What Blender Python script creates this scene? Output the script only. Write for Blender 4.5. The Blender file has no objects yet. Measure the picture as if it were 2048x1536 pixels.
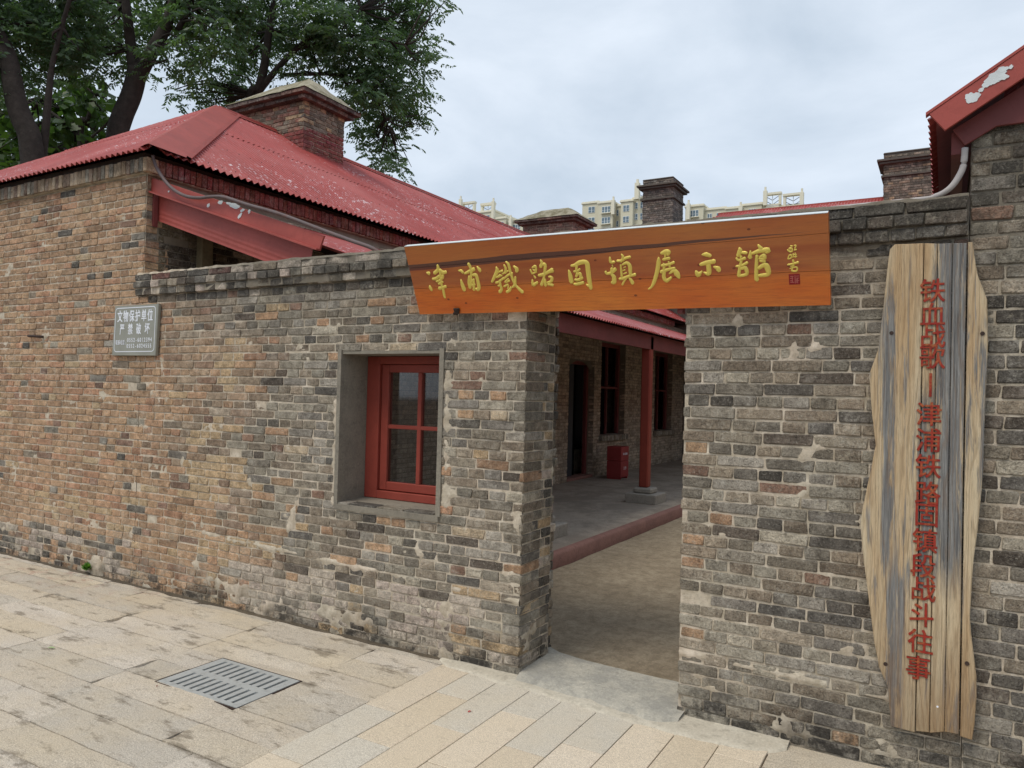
import bpy, math, random
import numpy as np
from mathutils import Vector, noise, Matrix
rnd = random.Random(7)
scene = bpy.context.scene
COL = scene.collection
R_ = math.radians

# ------------------------------------------------------------ camera
CAM = Vector((0.0, -3.893, 1.667))
RM = np.array([[0.8652183, 0.50075229, 0.02538569],
               [0.01433695, 0.02590098, -0.9995617],
               [-0.50119032, 0.86520303, 0.01523074]])
FPX = 1503.19
cam = bpy.data.cameras.new('camera')
camo = bpy.data.objects.new('camera', cam); COL.objects.link(camo)
m = Matrix.Identity(4)
for i in range(3):
    m[i][0] = RM[0][i]; m[i][1] = -RM[1][i]; m[i][2] = -RM[2][i]; m[i][3] = CAM[i]
camo.matrix_world = m
cam.sensor_width = 36.0; cam.lens = FPX / 2048 * 36.0
cam.clip_start = 0.05; cam.clip_end = 3000
scene.camera = camo
def at(px, py, Y):
    """world point where the line of sight through a photo pixel meets the plane y = Y"""
    d = RM.T @ np.array([px - 1024.0, py - 768.0, FPX])
    t = (Y - CAM.y) / d[1]
    return Vector((CAM.x + t * d[0], Y, CAM.z + t * d[2]))

# ------------------------------------------------------------ light
SUN_EL, SUN_AZ = R_(58), R_(200)      # azimuth clockwise from +Y
w = bpy.data.worlds.new('World'); scene.world = w; w.use_nodes = True
nt = w.node_tree; nt.nodes.clear()
out = nt.nodes.new('ShaderNodeOutputWorld')
sky = nt.nodes.new('ShaderNodeTexSky'); sky.sky_type = 'NISHITA'; sky.sun_disc = False
sky.sun_elevation = SUN_EL; sky.sun_rotation = SUN_AZ
bg1 = nt.nodes.new('ShaderNodeBackground'); bg1.inputs[1].default_value = 0.12
nt.links.new(sky.outputs[0], bg1.inputs[0])
tc = nt.nodes.new('ShaderNodeTexCoord')
mp = nt.nodes.new('ShaderNodeMapping'); mp.inputs['Scale'].default_value = (1, 1, 2.2)
nt.links.new(tc.outputs['Generated'], mp.inputs[0])
nz = nt.nodes.new('ShaderNodeTexNoise'); nz.inputs['Scale'].default_value = 2.6
nz.inputs['Detail'].default_value = 7; nz.inputs['Roughness'].default_value = 0.56
nz.inputs['Distortion'].default_value = 0.3
nt.links.new(mp.outputs[0], nz.inputs['Vector'])
cr = nt.nodes.new('ShaderNodeValToRGB')
cr.color_ramp.elements[0].position = 0.36; cr.color_ramp.elements[0].color = (0.475, 0.55, 0.635, 1)
cr.color_ramp.elements[1].position = 0.66; cr.color_ramp.elements[1].color = (0.665, 0.73, 0.81, 1)
nt.links.new(nz.outputs['Fac'], cr.inputs[0])
bg2 = nt.nodes.new('ShaderNodeBackground'); bg2.inputs[1].default_value = 1.0
nt.links.new(cr.outputs[0], bg2.inputs[0])
mx = nt.nodes.new('ShaderNodeMixShader'); mx.inputs[0].default_value = 0.9
nt.links.new(bg1.outputs[0], mx.inputs[1]); nt.links.new(bg2.outputs[0], mx.inputs[2])
nt.links.new(mx.outputs[0], out.inputs[0])
sl = bpy.data.lights.new('sun', 'SUN'); sl.energy = 1.5; sl.angle = R_(24); sl.color = (1, 0.93, 0.80)
so = bpy.data.objects.new('sun', sl); COL.objects.link(so)
sd = Vector((math.sin(SUN_AZ) * math.cos(SUN_EL), math.cos(SUN_AZ) * math.cos(SUN_EL), math.sin(SUN_EL)))
so.rotation_euler = sd.to_track_quat('Z', 'Y').to_euler(); so.location = sd * 60
vs = scene.view_settings
scene.display_settings.display_device = 'sRGB'
vs.view_transform = 'Standard'; vs.look = 'None'; vs.exposure = 0.36; vs.gamma = 1; vs.use_curve_mapping = False
try:
    scene.cycles.max_bounces = 6; scene.cycles.transparent_max_bounces = 8
except Exception: pass

# ------------------------------------------------------------ materials
def lin(*c):
    return tuple(((v / 255.0) / 12.92 if v / 255.0 <= 0.04045 else ((v / 255.0 + 0.055) / 1.055) ** 2.4) for v in c)
def L4(c): return (c[0], c[1], c[2], 1.0)
class MT:
    def __init__(s, name, rough=0.85):
        s.m = bpy.data.materials.new(name); s.m.use_nodes = True
        s.t = s.m.node_tree; s.b = s.t.nodes['Principled BSDF']; s.b.inputs['Roughness'].default_value = rough
        s.g = s.n('ShaderNodeNewGeometry')
        s.b.inputs['Specular IOR Level'].default_value = 0.3
    def n(s, k, **kw):
        nd = s.t.nodes.new(k)
        for a, v in kw.items(): setattr(nd, a, v)
        return nd
    def l(s, a, b): s.t.links.new(a, b)
    def coord(s, scale=(1, 1, 1), src=None):
        mp = s.n('ShaderNodeMapping'); mp.inputs['Scale'].default_value = scale
        s.l(src or s.g.outputs['Position'], mp.inputs[0]); return mp.outputs[0]
    def noise(s, sc, det=4, rough=0.6, co=None, dist=0.0):
        nd = s.n('ShaderNodeTexNoise'); nd.inputs['Scale'].default_value = sc; nd.inputs['Detail'].default_value = det
        nd.inputs['Roughness'].default_value = rough; nd.inputs['Distortion'].default_value = dist
        s.l(co or s.g.outputs['Position'], nd.inputs['Vector']); return nd.outputs['Fac']
    def ramp(s, src, a, b, ca=(0, 0, 0, 1), cb=(1, 1, 1, 1)):
        r = s.n('ShaderNodeValToRGB'); e = r.color_ramp.elements
        e[0].position = a; e[1].position = b; e[0].color = ca; e[1].color = cb
        s.l(src, r.inputs[0]); return r.outputs[0]
    def mix(s, f, a, b, mode='MIX'):
        x = s.n('ShaderNodeMix', data_type='RGBA', blend_type=mode)
        for i, v in ((0, f), (6, a), (7, b)):
            if hasattr(v, 'is_output'): s.l(v, x.inputs[i])
            else: x.inputs[i].default_value = v if i == 0 else (v if len(v) == 4 else L4(v))
        return x.outputs[2]
    def math(s, op, a, b=0.0, c=0.0):
        x = s.n('ShaderNodeMath', operation=op)
        for i, v in enumerate((a, b, c)):
            if hasattr(v, 'is_output'): s.l(v, x.inputs[i])
            else: x.inputs[i].default_value = v
        return x.outputs[0]
    def sep(s, src=None):
        x = s.n('ShaderNodeSeparateXYZ'); s.l(src or s.g.outputs['Position'], x.inputs[0]); return x.outputs
    def rng(s, src, a, b):
        x = s.n('ShaderNodeMapRange'); x.inputs[1].default_value = a; x.inputs[2].default_value = b
        s.l(src, x.inputs[0]); return x.outputs[0]
    def color(s, c):
        if hasattr(c, 'is_output'): s.l(c, s.b.inputs['Base Color'])
        else: s.b.inputs['Base Color'].default_value = L4(c)
    def bump(s, h, dist=0.004, st=1.0):
        b = s.n('ShaderNodeBump'); b.inputs['Distance'].default_value = dist; b.inputs['Strength'].default_value = st
        s.l(h, b.inputs['Height']); s.l(b.outputs[0], s.b.inputs['Normal'])

def objcol(M):
    a = M.n('ShaderNodeAttribute'); a.attribute_name = 'col'
    o = M.n('ShaderNodeObjectInfo')
    return M.mix(1.0, a.outputs['Color'], o.outputs['Color'], 'MULTIPLY')

def mat_brick():
    M = MT('brick_material', 0.9)
    base = objcol(M)
    n1 = M.noise(13, 6, 0.72); n2 = M.noise(75, 5, 0.75); n3 = M.noise(34, 6, 0.78)
    c = M.mix(M.ramp(n1, 0.33, 0.67), M.mix(1.0, base, (0.56, 0.55, 0.54), 'MULTIPLY'), M.mix(1.0, base, (1.36, 1.36, 1.35), 'MULTIPLY'))
    c = M.mix(M.math('MULTIPLY', M.ramp(n3, 0.48, 0.66), 0.75), c, M.mix(1.0, c, (0.48, 0.47, 0.46), 'MULTIPLY'))
    c = M.mix(M.math('MULTIPLY', M.ramp(n2, 0.54, 0.66), 0.62), c, lin(172, 166, 154))
    lb = M.math('MULTIPLY', M.ramp(M.noise(6.5, 5, 0.75), 0.52, 0.66), M.ramp(M.noise(24, 5, 0.8), 0.42, 0.62))
    c = M.mix(M.math('MULTIPLY', lb, 0.62), c, lin(184, 180, 170))
    c = M.mix(M.ramp(M.noise(165, 3, 0.8), 0.36, 0.64), M.mix(1.0, c, (0.70, 0.69, 0.68), 'MULTIPLY'), M.mix(1.0, c, (1.24, 1.24, 1.23), 'MULTIPLY'))
    gr = M.ramp(M.noise(1.0, 6, 0.7, M.coord((1.7, 1.7, 0.55))), 0.50, 0.68)
    c = M.mix(M.math('MULTIPLY', gr, 0.38), c, M.mix(1.0, c, (0.52, 0.50, 0.47), 'MULTIPLY'))
    # lime bloom and salt: strongest close to the pavement and below the coping
    x, y, z = M.sep()
    low = M.rng(z, 0.62, 0.1)
    streak = M.noise(1.0, 5, 0.7, M.coord((2.3, 2.3, 3.6)))
    wmask = M.math('MULTIPLY', M.ramp(streak, 0.47, 0.60), low)
    wm2 = M.math('MULTIPLY', wmask, M.ramp(M.noise(34, 5, 0.75), 0.36, 0.62))
    c = M.mix(M.math('MULTIPLY', wm2, 0.85), c, lin(190, 182, 166))
    # small scattered mortar smears everywhere
    sm = M.math('MULTIPLY', M.ramp(M.noise(3.1, 4, 0.7), 0.55, 0.66), M.ramp(M.noise(38, 4, 0.75), 0.50, 0.62))
    c = M.mix(M.math('MULTIPLY', sm, 0.75), c, lin(186, 176, 156))
    # black damp at the foot and lichen under the coping
    dk = M.math('MULTIPLY', M.rng(z, 0.34, 0.03), M.ramp(M.noise(5.5, 6, 0.75), 0.44, 0.56))
    c = M.mix(M.math('MULTIPLY', dk, 0.85), c, lin(42, 39, 36))
    tp = M.math('MULTIPLY', M.math('MULTIPLY', M.rng(z, 2.1, 2.5), M.rng(x, -5.6, -4.6)), M.ramp(M.noise(7, 5, 0.7), 0.4, 0.62))
    c = M.mix(M.math('MULTIPLY', tp, 0.6), c, lin(62, 60, 54))
    M.color(c)
    h = M.math('ADD', M.noise(42, 6, 0.75), M.math('MULTIPLY', M.noise(190, 4, 0.7), 0.5))
    h = M.math('ADD', h, M.math('MULTIPLY', M.ramp(M.noise(120, 3, 0.5), 0.58, 0.7), -0.6))
    M.bump(h, 0.013, 1.0)
    return M.m
def mat_mortar():
    M = MT('mortar_material', 0.95)
    x, y, z = M.sep()
    c = M.mix(M.ramp(M.noise(2.2, 4, 0.6), 0.38, 0.62), lin(222, 211, 192), lin(232, 217, 198))
    c = M.mix(M.ramp(M.noise(11, 4, 0.65), 0.35, 0.7), M.mix(1.0, c, (0.60, 0.57, 0.52), 'MULTIPLY'), c)
    c = M.mix(M.math('MULTIPLY', M.ramp(M.noise(60, 3, 0.7), 0.52, 0.7), 0.35), c, lin(130, 116, 96))
    dk = M.math('MULTIPLY', M.rng(z, 0.3, 0.02), M.ramp(M.noise(4.5, 4, 0.65), 0.36, 0.6))
    tp = M.math('MULTIPLY', M.rng(z, 2.1, 2.45), 0.75)
    tp = M.math('MULTIPLY', tp, M.rng(x, -5.6, -4.4))
    c = M.mix(M.math('MAXIMUM', M.math('MULTIPLY', dk, 0.8), tp), c, lin(84, 79, 70))
    M.color(c)
    M.bump(M.math('ADD', M.noise(60, 6, 0.8), M.noise(220, 3, 0.7)), 0.006, 1.0)
    return M.m
def mat_plain(name, c, rough=0.8, var=0.25, sc=6, bump=0.002, bsc=80, dirt=None, metal=0.0):
    M = MT(name, rough)
    n = M.ramp(M.noise(sc, 5, 0.65), 0.3, 0.7)
    a = tuple(v * (1 - var) for v in c); b = tuple(min(1, v * (1 + var)) for v in c)
    col = M.mix(n, a, b)
    if dirt: col = M.mix(M.math('MULTIPLY', M.ramp(M.noise(sc * 2.7, 5, 0.7), 0.5, 0.72), dirt[1]), col, dirt[0])
    M.color(col); M.b.inputs['Metallic'].default_value = metal
    if bump: M.bump(M.noise(bsc, 5, 0.7), bump, 0.8)
    return M.m
def mat_red(name='red_paint_material', base=(160, 76, 68), flake=0.0, wood=False, grime=0.5):
    M = MT(name, 0.5)
    c = M.mix(M.ramp(M.noise(2.0, 5, 0.6), 0.3, 0.7), tuple(v * 0.84 for v in lin(*base)), tuple(v * 1.14 for v in lin(*base)))
    c = M.mix(M.math('MULTIPLY', M.ramp(M.noise(17, 5, 0.7), 0.5, 0.75), grime), c, tuple(v * 0.62 for v in lin(*base)))
    if flake:
        st = M.ramp(M.noise(3.0, 5, 0.7, M.coord((0.9, 5.5, 0.9))), 0.46, 0.68)
        c = M.mix(M.math('MULTIPLY', st, 0.30), c, tuple(v * 0.60 for v in lin(*base)))
        fd = M.ramp(M.noise(0.8, 5, 0.65), 0.48, 0.66)
        c = M.mix(M.math('MULTIPLY', fd, 0.35), c, lin(186, 116, 112))
        ru = M.math('MULTIPLY', M.ramp(M.noise(8, 5, 0.75), 0.62, 0.70), 0.5)
        c = M.mix(ru, c, lin(96, 52, 44))
        co = M.coord((3.4, 9, 3.4))
        big = M.ramp(M.noise(0.9, 4, 0.6), 0.46, 0.60)
        f = M.math('MULTIPLY', M.ramp(M.noise(5.2, 6, 0.72, co), 0.575, 0.60), big)
        f2 = M.ramp(M.noise(14, 4, 0.6, M.coord((1, 3, 1))), 0.70, 0.71)
        f = M.math('MAXIMUM', f, f2)
        c = M.mix(M.math('MULTIPLY', f, flake), c, lin(214, 200, 204))
    M.color(c)
    M.bump(M.noise(50 if wood else 24, 4, 0.7, M.coord((6, 6, 1)) if wood else None), 0.002, 0.6)
    return M.m
def mat_flat(name, c, rough=0.7, metal=0.0):
    M = MT(name, rough); M.color(c); M.b.inputs['Metallic'].default_value = metal; return M.m
def mat_sign():
    M = MT('varnished_board_material', 0.32)
    M.b.inputs['Specular IOR Level'].default_value = 0.5
    tcn = M.n('ShaderNodeTexCoord'); o = tcn.outputs['Object']
    u, v, ww = M.sep(o)                       # board frame: u along, v up
    big = M.noise(1.3, 3, 0.5, M.coord((1, 2.5, 1), o))
    grain = M.noise(6, 6, 0.7, M.coord((1.1, 17, 9), o), 0.6)
    fine = M.noise(16, 5, 0.7, M.coord((1.0, 30, 9), o), 0.3)
    c = M.mix(M.ramp(big, 0.35, 0.68), lin(206, 98, 32), lin(220, 134, 54))
    c = M.mix(M.math('MULTIPLY', M.ramp(grain, 0.45, 0.7), 0.5), c, lin(156, 70, 36))
    c = M.mix(M.math('MULTIPLY', M.ramp(fine, 0.5, 0.75), 0.35), c, lin(132, 62, 34))
    # upper planks are duller and greyer
    up = M.rng(v, 0.14, 0.20); up2 = M.math('MULTIPLY', up, 0.55)
    c = M.mix(up2, c, lin(150, 100, 66))
    # knots
    vor = M.n('ShaderNodeTexVoronoi'); vor.inputs['Scale'].default_value = 10.5; vor.inputs['Randomness'].default_value = 1.0
    M.l(M.coord((0.75, 1.15, 0.01), o), vor.inputs['Vector'])
    kn = M.math('LESS_THAN', vor.outputs['Distance'], 0.075)
    sel = M.n('ShaderNodeSeparateColor'); M.l(vor.outputs['Color'], sel.inputs[0])
    kn = M.math('MULTIPLY', kn, M.math('GREATER_THAN', sel.outputs[0], 0.2))
    c = M.mix(M.math('MULTIPLY', kn, 0.72), c, lin(70, 28, 20))
    # long dark mineral streak in the middle plank: tapered band 0.30..0.33
    wob = M.math('MULTIPLY', M.math('SUBTRACT', M.noise(2.0, 2, 0.5, M.coord((1, 0.01, 0.01), o)), 0.5), 0.05)
    cen = M.math('ADD', M.math('MULTIPLY_ADD', u, 0.024, 0.303), M.math('MULTIPLY', wob, 0.5))
    half = M.math('MULTIPLY', M.rng(u, 2.35, 0.9), 0.019)
    d = M.math('ABSOLUTE', M.math('SUBTRACT', v, cen))
    st = M.math('LESS_THAN', d, half)
    c = M.mix(M.math('MULTIPLY', st, 0.85), c, lin(72, 54, 54))
    mid = M.math('MULTIPLY', M.math('MULTIPLY', M.rng(v, .165, .185), M.rng(v, .31, .29)), M.rng(M.noise(1.6, 3, 0.6, M.coord((1, 7, 1), o)), .35, .6))
    c = M.mix(M.math('MULTIPLY', mid, 0.45), c, lin(140, 52, 34))
    M.color(c)
    M.bump(M.math('ADD', grain, fine), 0.0012, 0.5)
    return M.m
def mat_oldboard():
    M = MT('weathered_board_material', 0.85)
    o = M.g.outputs['Position']; x, y, z = M.sep()
    warp = M.math('MULTIPLY', M.math('SUBTRACT', M.noise(1.0, 5, 0.75, M.coord((26, 9, 1.6), o), 0.6), 0.5), 0.22)
    xw = M.math('ADD', x, warp)
    def band(v, a, b, e): return M.math('MULTIPLY', M.rng(v, a - e, a + e), M.rng(v, b + e, b - e))
    zw = M.math('ADD', z, M.math('MULTIPLY', warp, 4.0))
    g1 = M.math('MULTIPLY', band(xw, -.262, -.205, .012), band(zw, 0.95, 2.16, .05))
    g2 = M.math('MULTIPLY', band(xw, -.035, .068, .012), M.rng(zw, 0.75, 1.0))
    g3 = M.math('MULTIPLY', band(xw, -.215, -.165, .012), M.rng(zw, 1.1, 0.9))
    g4 = M.math('MULTIPLY', band(xw, -.11, -.05, .012), band(zw, .9, 1.75, .05))
    g5 = M.math('MULTIPLY', band(xw, .115, .15, .012), band(zw, 1.3, 2.0, .05))
    gray = M.math('MAXIMUM', M.math('MAXIMUM', g1, g2), M.math('MAXIMUM', g3, M.math('MAXIMUM', g4, g5)))
    gray = M.math('MAXIMUM', gray, M.math('MULTIPLY', M.ramp(M.noise(2.2, 4, 0.6, M.coord((12, 7, 0.8), o), .5), 0.58, 0.64), .8))
    rings = M.n('ShaderNodeTexWave'); rings.wave_type = 'BANDS'; rings.bands_direction = 'X'
    rings.inputs['Scale'].default_value = 15; rings.inputs['Distortion'].default_value = 16; rings.inputs['Detail'].default_value = 3
    rings.inputs['Detail Scale'].default_value = 1.2
    M.l(M.coord((1.0, 1.0, 0.09), o), rings.inputs['Vector'])
    tan_ = M.mix(M.ramp(M.noise(1.7, 3, .6, M.coord((6, 5, .7), o)), .35, .65), lin(218, 200, 168), lin(196, 166, 128))
    c = M.mix(gray, tan_, M.mix(M.ramp(M.noise(4, 5, .7, M.coord((30, 9, .6), o)), .35, .65), lin(100, 99, 99), lin(158, 156, 152)))
    c = M.mix(M.math('MULTIPLY', M.rng(z, 0.8, 0.25), 0.5), c, lin(122, 92, 62))
    fine = M.noise(26, 5, 0.75, M.coord((18, 9, 0.32), o), 0.25)
    fib = M.noise(60, 3, 0.7, M.coord((9, 9, 0.16), o), 0.1)
    c = M.mix(M.math('MULTIPLY', M.ramp(rings.outputs['Fac'], 0.70, 0.97), 0.32), c, lin(126, 96, 66))
    c = M.mix(M.math('MULTIPLY', M.ramp(fine, 0.56, 0.66), 0.6), c, lin(70, 58, 48))
    c = M.mix(M.math('MULTIPLY', M.ramp(fib, 0.50, 0.64), 0.5), c, M.mix(1.0, c, (0.5, 0.48, 0.46), 'MULTIPLY'))
    M.color(c)
    M.bump(M.math('ADD', M.math('ADD', fine, fib), M.math('MULTIPLY', rings.outputs['Fac'], 0.5)), -0.004, 0.9)
    return M.m
def mat_stone(name, rough_kind):
    M = MT(name, 0.8 if rough_kind else 0.7)
    ob = M.n('ShaderNodeObjectInfo')
    base = ob.outputs['Color']
    sp = M.noise(150 if rough_kind else 190, 3, 0.8)
    c = M.mix(M.ramp(sp, 0.38, 0.62), M.mix(1.0, base, (0.66, 0.65, 0.64), 'MULTIPLY'), M.mix(1.0, base, (1.17, 1.17, 1.16), 'MULTIPLY'))
    c = M.mix(M.math('MULTIPLY', M.ramp(M.noise(330, 2, 0.6), 0.60, 0.68), 0.55), c, lin(92, 84, 76))
    c = M.mix(M.math('MULTIPLY', M.ramp(M.noise(2.1, 5, 0.65), 0.42, 0.7), 0.38), c, lin(206, 186, 152) if rough_kind else lin(206, 189, 162))
    if rough_kind:
        pit = M.math('MULTIPLY', M.ramp(M.noise(4.2, 5, 0.7, M.coord((0.8, 2.0, 1))), 0.55, 0.64), 0.7)
        c = M.mix(pit, c, lin(118, 106, 90))
        pit2 = M.math('MULTIPLY', M.ramp(M.noise(11, 6, 0.8, M.coord((0.8, 1.7, 1))), 0.56, 0.66), 0.45)
        c = M.mix(pit2, c, lin(138, 126, 108))
        rd = M.math('MULTIPLY', M.rng(M.sep()[0], -4.6, -6.6), M.ramp(M.noise(7, 6, 0.75), 0.54, 0.64))
        rd = M.math('MULTIPLY', rd, M.rng(M.sep()[1], -0.55, -0.2))
        c = M.mix(M.math('MULTIPLY', rd, 0.5), c, lin(150, 82, 72))
        M.color(c)
        h = M.math('ADD', M.noise(16, 6, 0.7), M.math('MULTIPLY', M.noise(90, 5, 0.75), 0.5))
        M.bump(h, 0.012, 0.9)
    else:
        dirt = M.math('MULTIPLY', M.ramp(M.noise(9, 5, 0.75, M.coord((1, 1.6, 1))), 0.58, 0.72), 0.45)
        c = M.mix(dirt, c, lin(128, 118, 104))
        M.color(c)
        M.bump(M.noise(200, 4, 0.8), 0.0016, 0.8)
    return M.m
def mat_leaf(name, a, b):
    M = MT(name, 0.45)
    ob = M.noise(1.6, 3, 0.6); at_ = M.n('ShaderNodeAttribute'); at_.attribute_name = 'col'
    c = M.mix(M.ramp(ob, 0.3, 0.7), a, b)
    c = M.mix(1.0, c, at_.outputs['Color'], 'MULTIPLY')
    M.color(c)
    tr = M.n('ShaderNodeBsdfTranslucent'); M.l(M.mix(1.0, c, (1.5, 1.9, 0.7), 'MULTIPLY'), tr.inputs[0])
    ms = M.n('ShaderNodeMixShader'); ms.inputs[0].default_value = 0.35
    M.l(M.b.outputs[0], ms.inputs[1]); M.l(tr.outputs[0], ms.inputs[2])
    M.l(ms.outputs[0], M.t.nodes['Material Output'].inputs[0])
    return M.m
def mat_glass():
    M = MT('window_glass_material', 0.05)
    tp = M.n('ShaderNodeBsdfTransparent'); tp.inputs[0].default_value = (0.72, 0.74, 0.75, 1)
    gl = M.n('ShaderNodeBsdfGlossy'); gl.inputs['Roughness'].default_value = 0.04
    fr = M.n('ShaderNodeFresnel'); fr.inputs[0].default_value = 1.5
    ms = M.n('ShaderNodeMixShader'); M.l(fr.outputs[0], ms.inputs[0])
    M.l(tp.outputs[0], ms.inputs[1]); M.l(gl.outputs[0], ms.inputs[2])
    M.l(ms.outputs[0], M.t.nodes['Material Output'].inputs[0])
    return M.m
def mat_cement(name, a, b, bsc=30, bd=0.006, crack=True, dark=None, dsc=1.1):
    M = MT(name, 0.85)
    c = M.mix(M.ramp(M.noise(2.6, 6, 0.7), 0.3, 0.7), a, b)
    c = M.mix(M.math('MULTIPLY', M.ramp(M.noise(22, 6, 0.75), 0.5, 0.68), 0.55), c, tuple(v * 0.55 for v in a))
    c = M.mix(M.math('MULTIPLY', M.ramp(M.noise(75, 4, 0.75), 0.52, 0.66), 0.4), c, tuple(min(1, v * 1.5) for v in b))
    c = M.mix(M.math('MULTIPLY', M.ramp(M.noise(150, 3, 0.8), 0.50, 0.62), 0.35), c, tuple(v * 0.5 for v in a))
    if dark: c = M.mix(M.math('MULTIPLY', M.ramp(M.noise(dsc, 8, 0.82, M.coord((1.2, 1, 1))), 0.45, 0.57), dark[1]), c, dark[0])
    M.color(c)
    M.bump(M.math('ADD', M.noise(bsc, 6, 0.75), M.math('MULTIPLY', M.noise(bsc * 5, 4, 0.7), 0.4)), bd, 0.9)
    return M.m

BRICK = mat_brick(); MORTAR = mat_mortar()
RED = mat_red(flake=0.0); ROOFRED = mat_red('roof_paint_material', (158, 70, 66), flake=0.85)
REDWOOD = mat_red('painted_wood_material', (140, 62, 50), wood=True)
REDDARK = mat_red('fascia_paint_material', (118, 62, 60), grime=0.7)
PALEPATCH = mat_plain('bare_zinc_lit_edge_material', lin(206, 212, 214), 0.6, 0.08, 10, 0.001)
PLASTER = mat_cement('reveal_plaster_material', lin(118, 112, 102), lin(146, 138, 124), 24, 0.003)
SIGN = mat_sign(); OLDBOARD = mat_oldboard()
GOLD = mat_flat('gold_paint_material', lin(232, 208, 104), 0.36, 0.2)
SEALRED = mat_flat('seal_paint_material', lin(140, 30, 34), 0.6)
ROUGHSTONE = mat_stone('cleft_granite_material', True); FLATSTONE = mat_stone('sawn_granite_material', False)
JOINT = mat_cement('joint_sand_material', lin(78, 68, 54), lin(100, 88, 70))
CEMENT = mat_cement('threshold_cement_material', lin(168, 163, 152), lin(196, 189, 174), 22, 0.012, dark=(lin(140, 138, 132), 0.6), dsc=3.0)
SKIRT = mat_cement('cement_skirt_material', lin(184, 174, 156), lin(206, 198, 182), 30, 0.005)
YARD = mat_cement('yard_concrete_material', lin(150, 134, 112), lin(186, 170, 146), 55, 0.02, dark=(lin(118, 104, 84), 0.5), dsc=9.0)
VFLOOR = mat_cement('veranda_floor_material', lin(152, 142, 130), lin(172, 158, 142), 12, 0.003, dark=(lin(116, 106, 96), 0.6))
KERBM = mat_cement('kerb_paint_material', lin(124, 90, 82), lin(146, 108, 98), 18, 0.003)
CAPM = mat_cement('cap_cement_material', lin(150, 143, 124), lin(182, 174, 152), 14, 0.02, dark=(lin(96, 88, 58), 0.8), dsc=2.4)
STONEBASE = mat_cement('base_cement_material', lin(148, 142, 132), lin(166, 158, 148), 20, 0.002)
DARKWOOD = mat_plain('dark_timber_material', lin(58, 50, 44), 0.8, 0.3, 5)
OLDWOOD = mat_plain('old_timber_material', lin(120, 108, 84), 0.85, 0.3, 8)
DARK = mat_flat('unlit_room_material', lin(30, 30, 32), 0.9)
PIPE = mat_plain('grey_conduit_material', lin(100, 88, 88), 0.6, 0.15, 8, 0.001, dirt=(lin(120, 62, 40), 0.4))
PIPEPALE = mat_plain('pale_conduit_material', lin(176, 170, 168), 0.6, 0.15, 8, 0.001)
GLASS = mat_glass()
PLATE = mat_plain('plate_metal_material', lin(152, 150, 138), 0.4, 0.12, 5, 0.0006, metal=0.35)
WHITE = mat_flat('white_print_material', lin(232, 234, 240), 0.5)
GRATEM = mat_plain('grate_paint_material', lin(180, 182, 180), 0.5, 0.07, 12, 0.001, metal=0.2, dirt=(lin(120, 116, 108), 0.4))
BLACK = mat_flat('black_pit_material', lin(24, 22, 20), 0.9)
IRON = mat_plain('rusty_iron_material', lin(60, 46, 40), 0.7, 0.3, 30)
REDTEXT = mat_plain('worn_red_paint_material', lin(140, 42, 30), 0.6, 0.25, 18, 0.001, dirt=(lin(176, 122, 70), 0.75))
BARK = mat_plain('bark_material', lin(56, 50, 46), 0.95, 0.35, 7, 0.02, 22)
BEIGE = mat_flat('beige_render_material', lin(206, 200, 178), 0.9)
BEIGE2 = mat_flat('pale_trim_material', lin(222, 216, 196), 0.9)
FARGLASS = mat_flat('far_glass_material', lin(104, 122, 134), 0.25)
FARFRAME = mat_flat('white_frame_material', lin(220, 224, 226), 0.6)
MOSS = mat_leaf('weed_leaf_material', lin(80, 120, 50), lin(110, 140, 60))
LEAFA = mat_leaf('tree_leaf_material', lin(74, 92, 76), lin(94, 116, 84))
LEAFB = mat_leaf('broad_leaf_material', lin(54, 76, 46), lin(82, 100, 56))

# ------------------------------------------------------------ mesh helpers
def link(o, parent=None):
    COL.objects.link(o)
    if parent is not None: o.parent = parent
    return o
def mkmesh(name, V, F, mat, smooth=False):
    me = bpy.data.meshes.new(name); me.from_pydata([tuple(v) for v in V], [], F)
    me.materials.append(mat)
    if smooth: me.polygons.foreach_set('use_smooth', [True] * len(me.polygons))
    me.update(); return me
def mkobj(name, V, F, mat, parent=None, smooth=False):
    return link(bpy.data.objects.new(name, mkmesh(name, V, F, mat, smooth)), parent)
def big_mesh(name, V, F, mat, parent=None, smooth=False, col=None):
    """numpy quads or triangles -> object"""
    me = bpy.data.meshes.new(name); V = np.asarray(V, 'f'); F = np.asarray(F, 'i'); k = F.shape[1]
    me.vertices.add(len(V)); me.vertices.foreach_set('co', V.ravel())
    me.loops.add(F.size); me.loops.foreach_set('vertex_index', F.ravel())
    me.polygons.add(len(F)); me.polygons.foreach_set('loop_start', np.arange(0, F.size, k, dtype='i'))
    me.polygons.foreach_set('loop_total', np.full(len(F), k, 'i'))
    me.update(calc_edges=True); me.materials.append(mat)
    if smooth: me.polygons.foreach_set('use_smooth', np.ones(len(F), bool))
    if col is not None:
        a = me.color_attributes.new('col', 'FLOAT_COLOR', 'POINT')
        a.data.foreach_set('color', np.asarray(col, 'f').ravel())
    me.validate()
    return link(bpy.data.objects.new(name, me), parent)
def empty(name, loc=(0, 0, 0), rot=(0, 0, 0)):
    o = bpy.data.objects.new(name, None); o.empty_display_size = 0.1
    o.location = loc; o.rotation_euler = rot; COL.objects.link(o); return o
def tag(o, label, cat, group=None):
    o['label'] = label; o['category'] = cat
    if group: o['group'] = group
    return o
def struct(o): o['kind'] = 'structure'; return o
def stuff(o): o['kind'] = 'stuff'; return o
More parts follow.
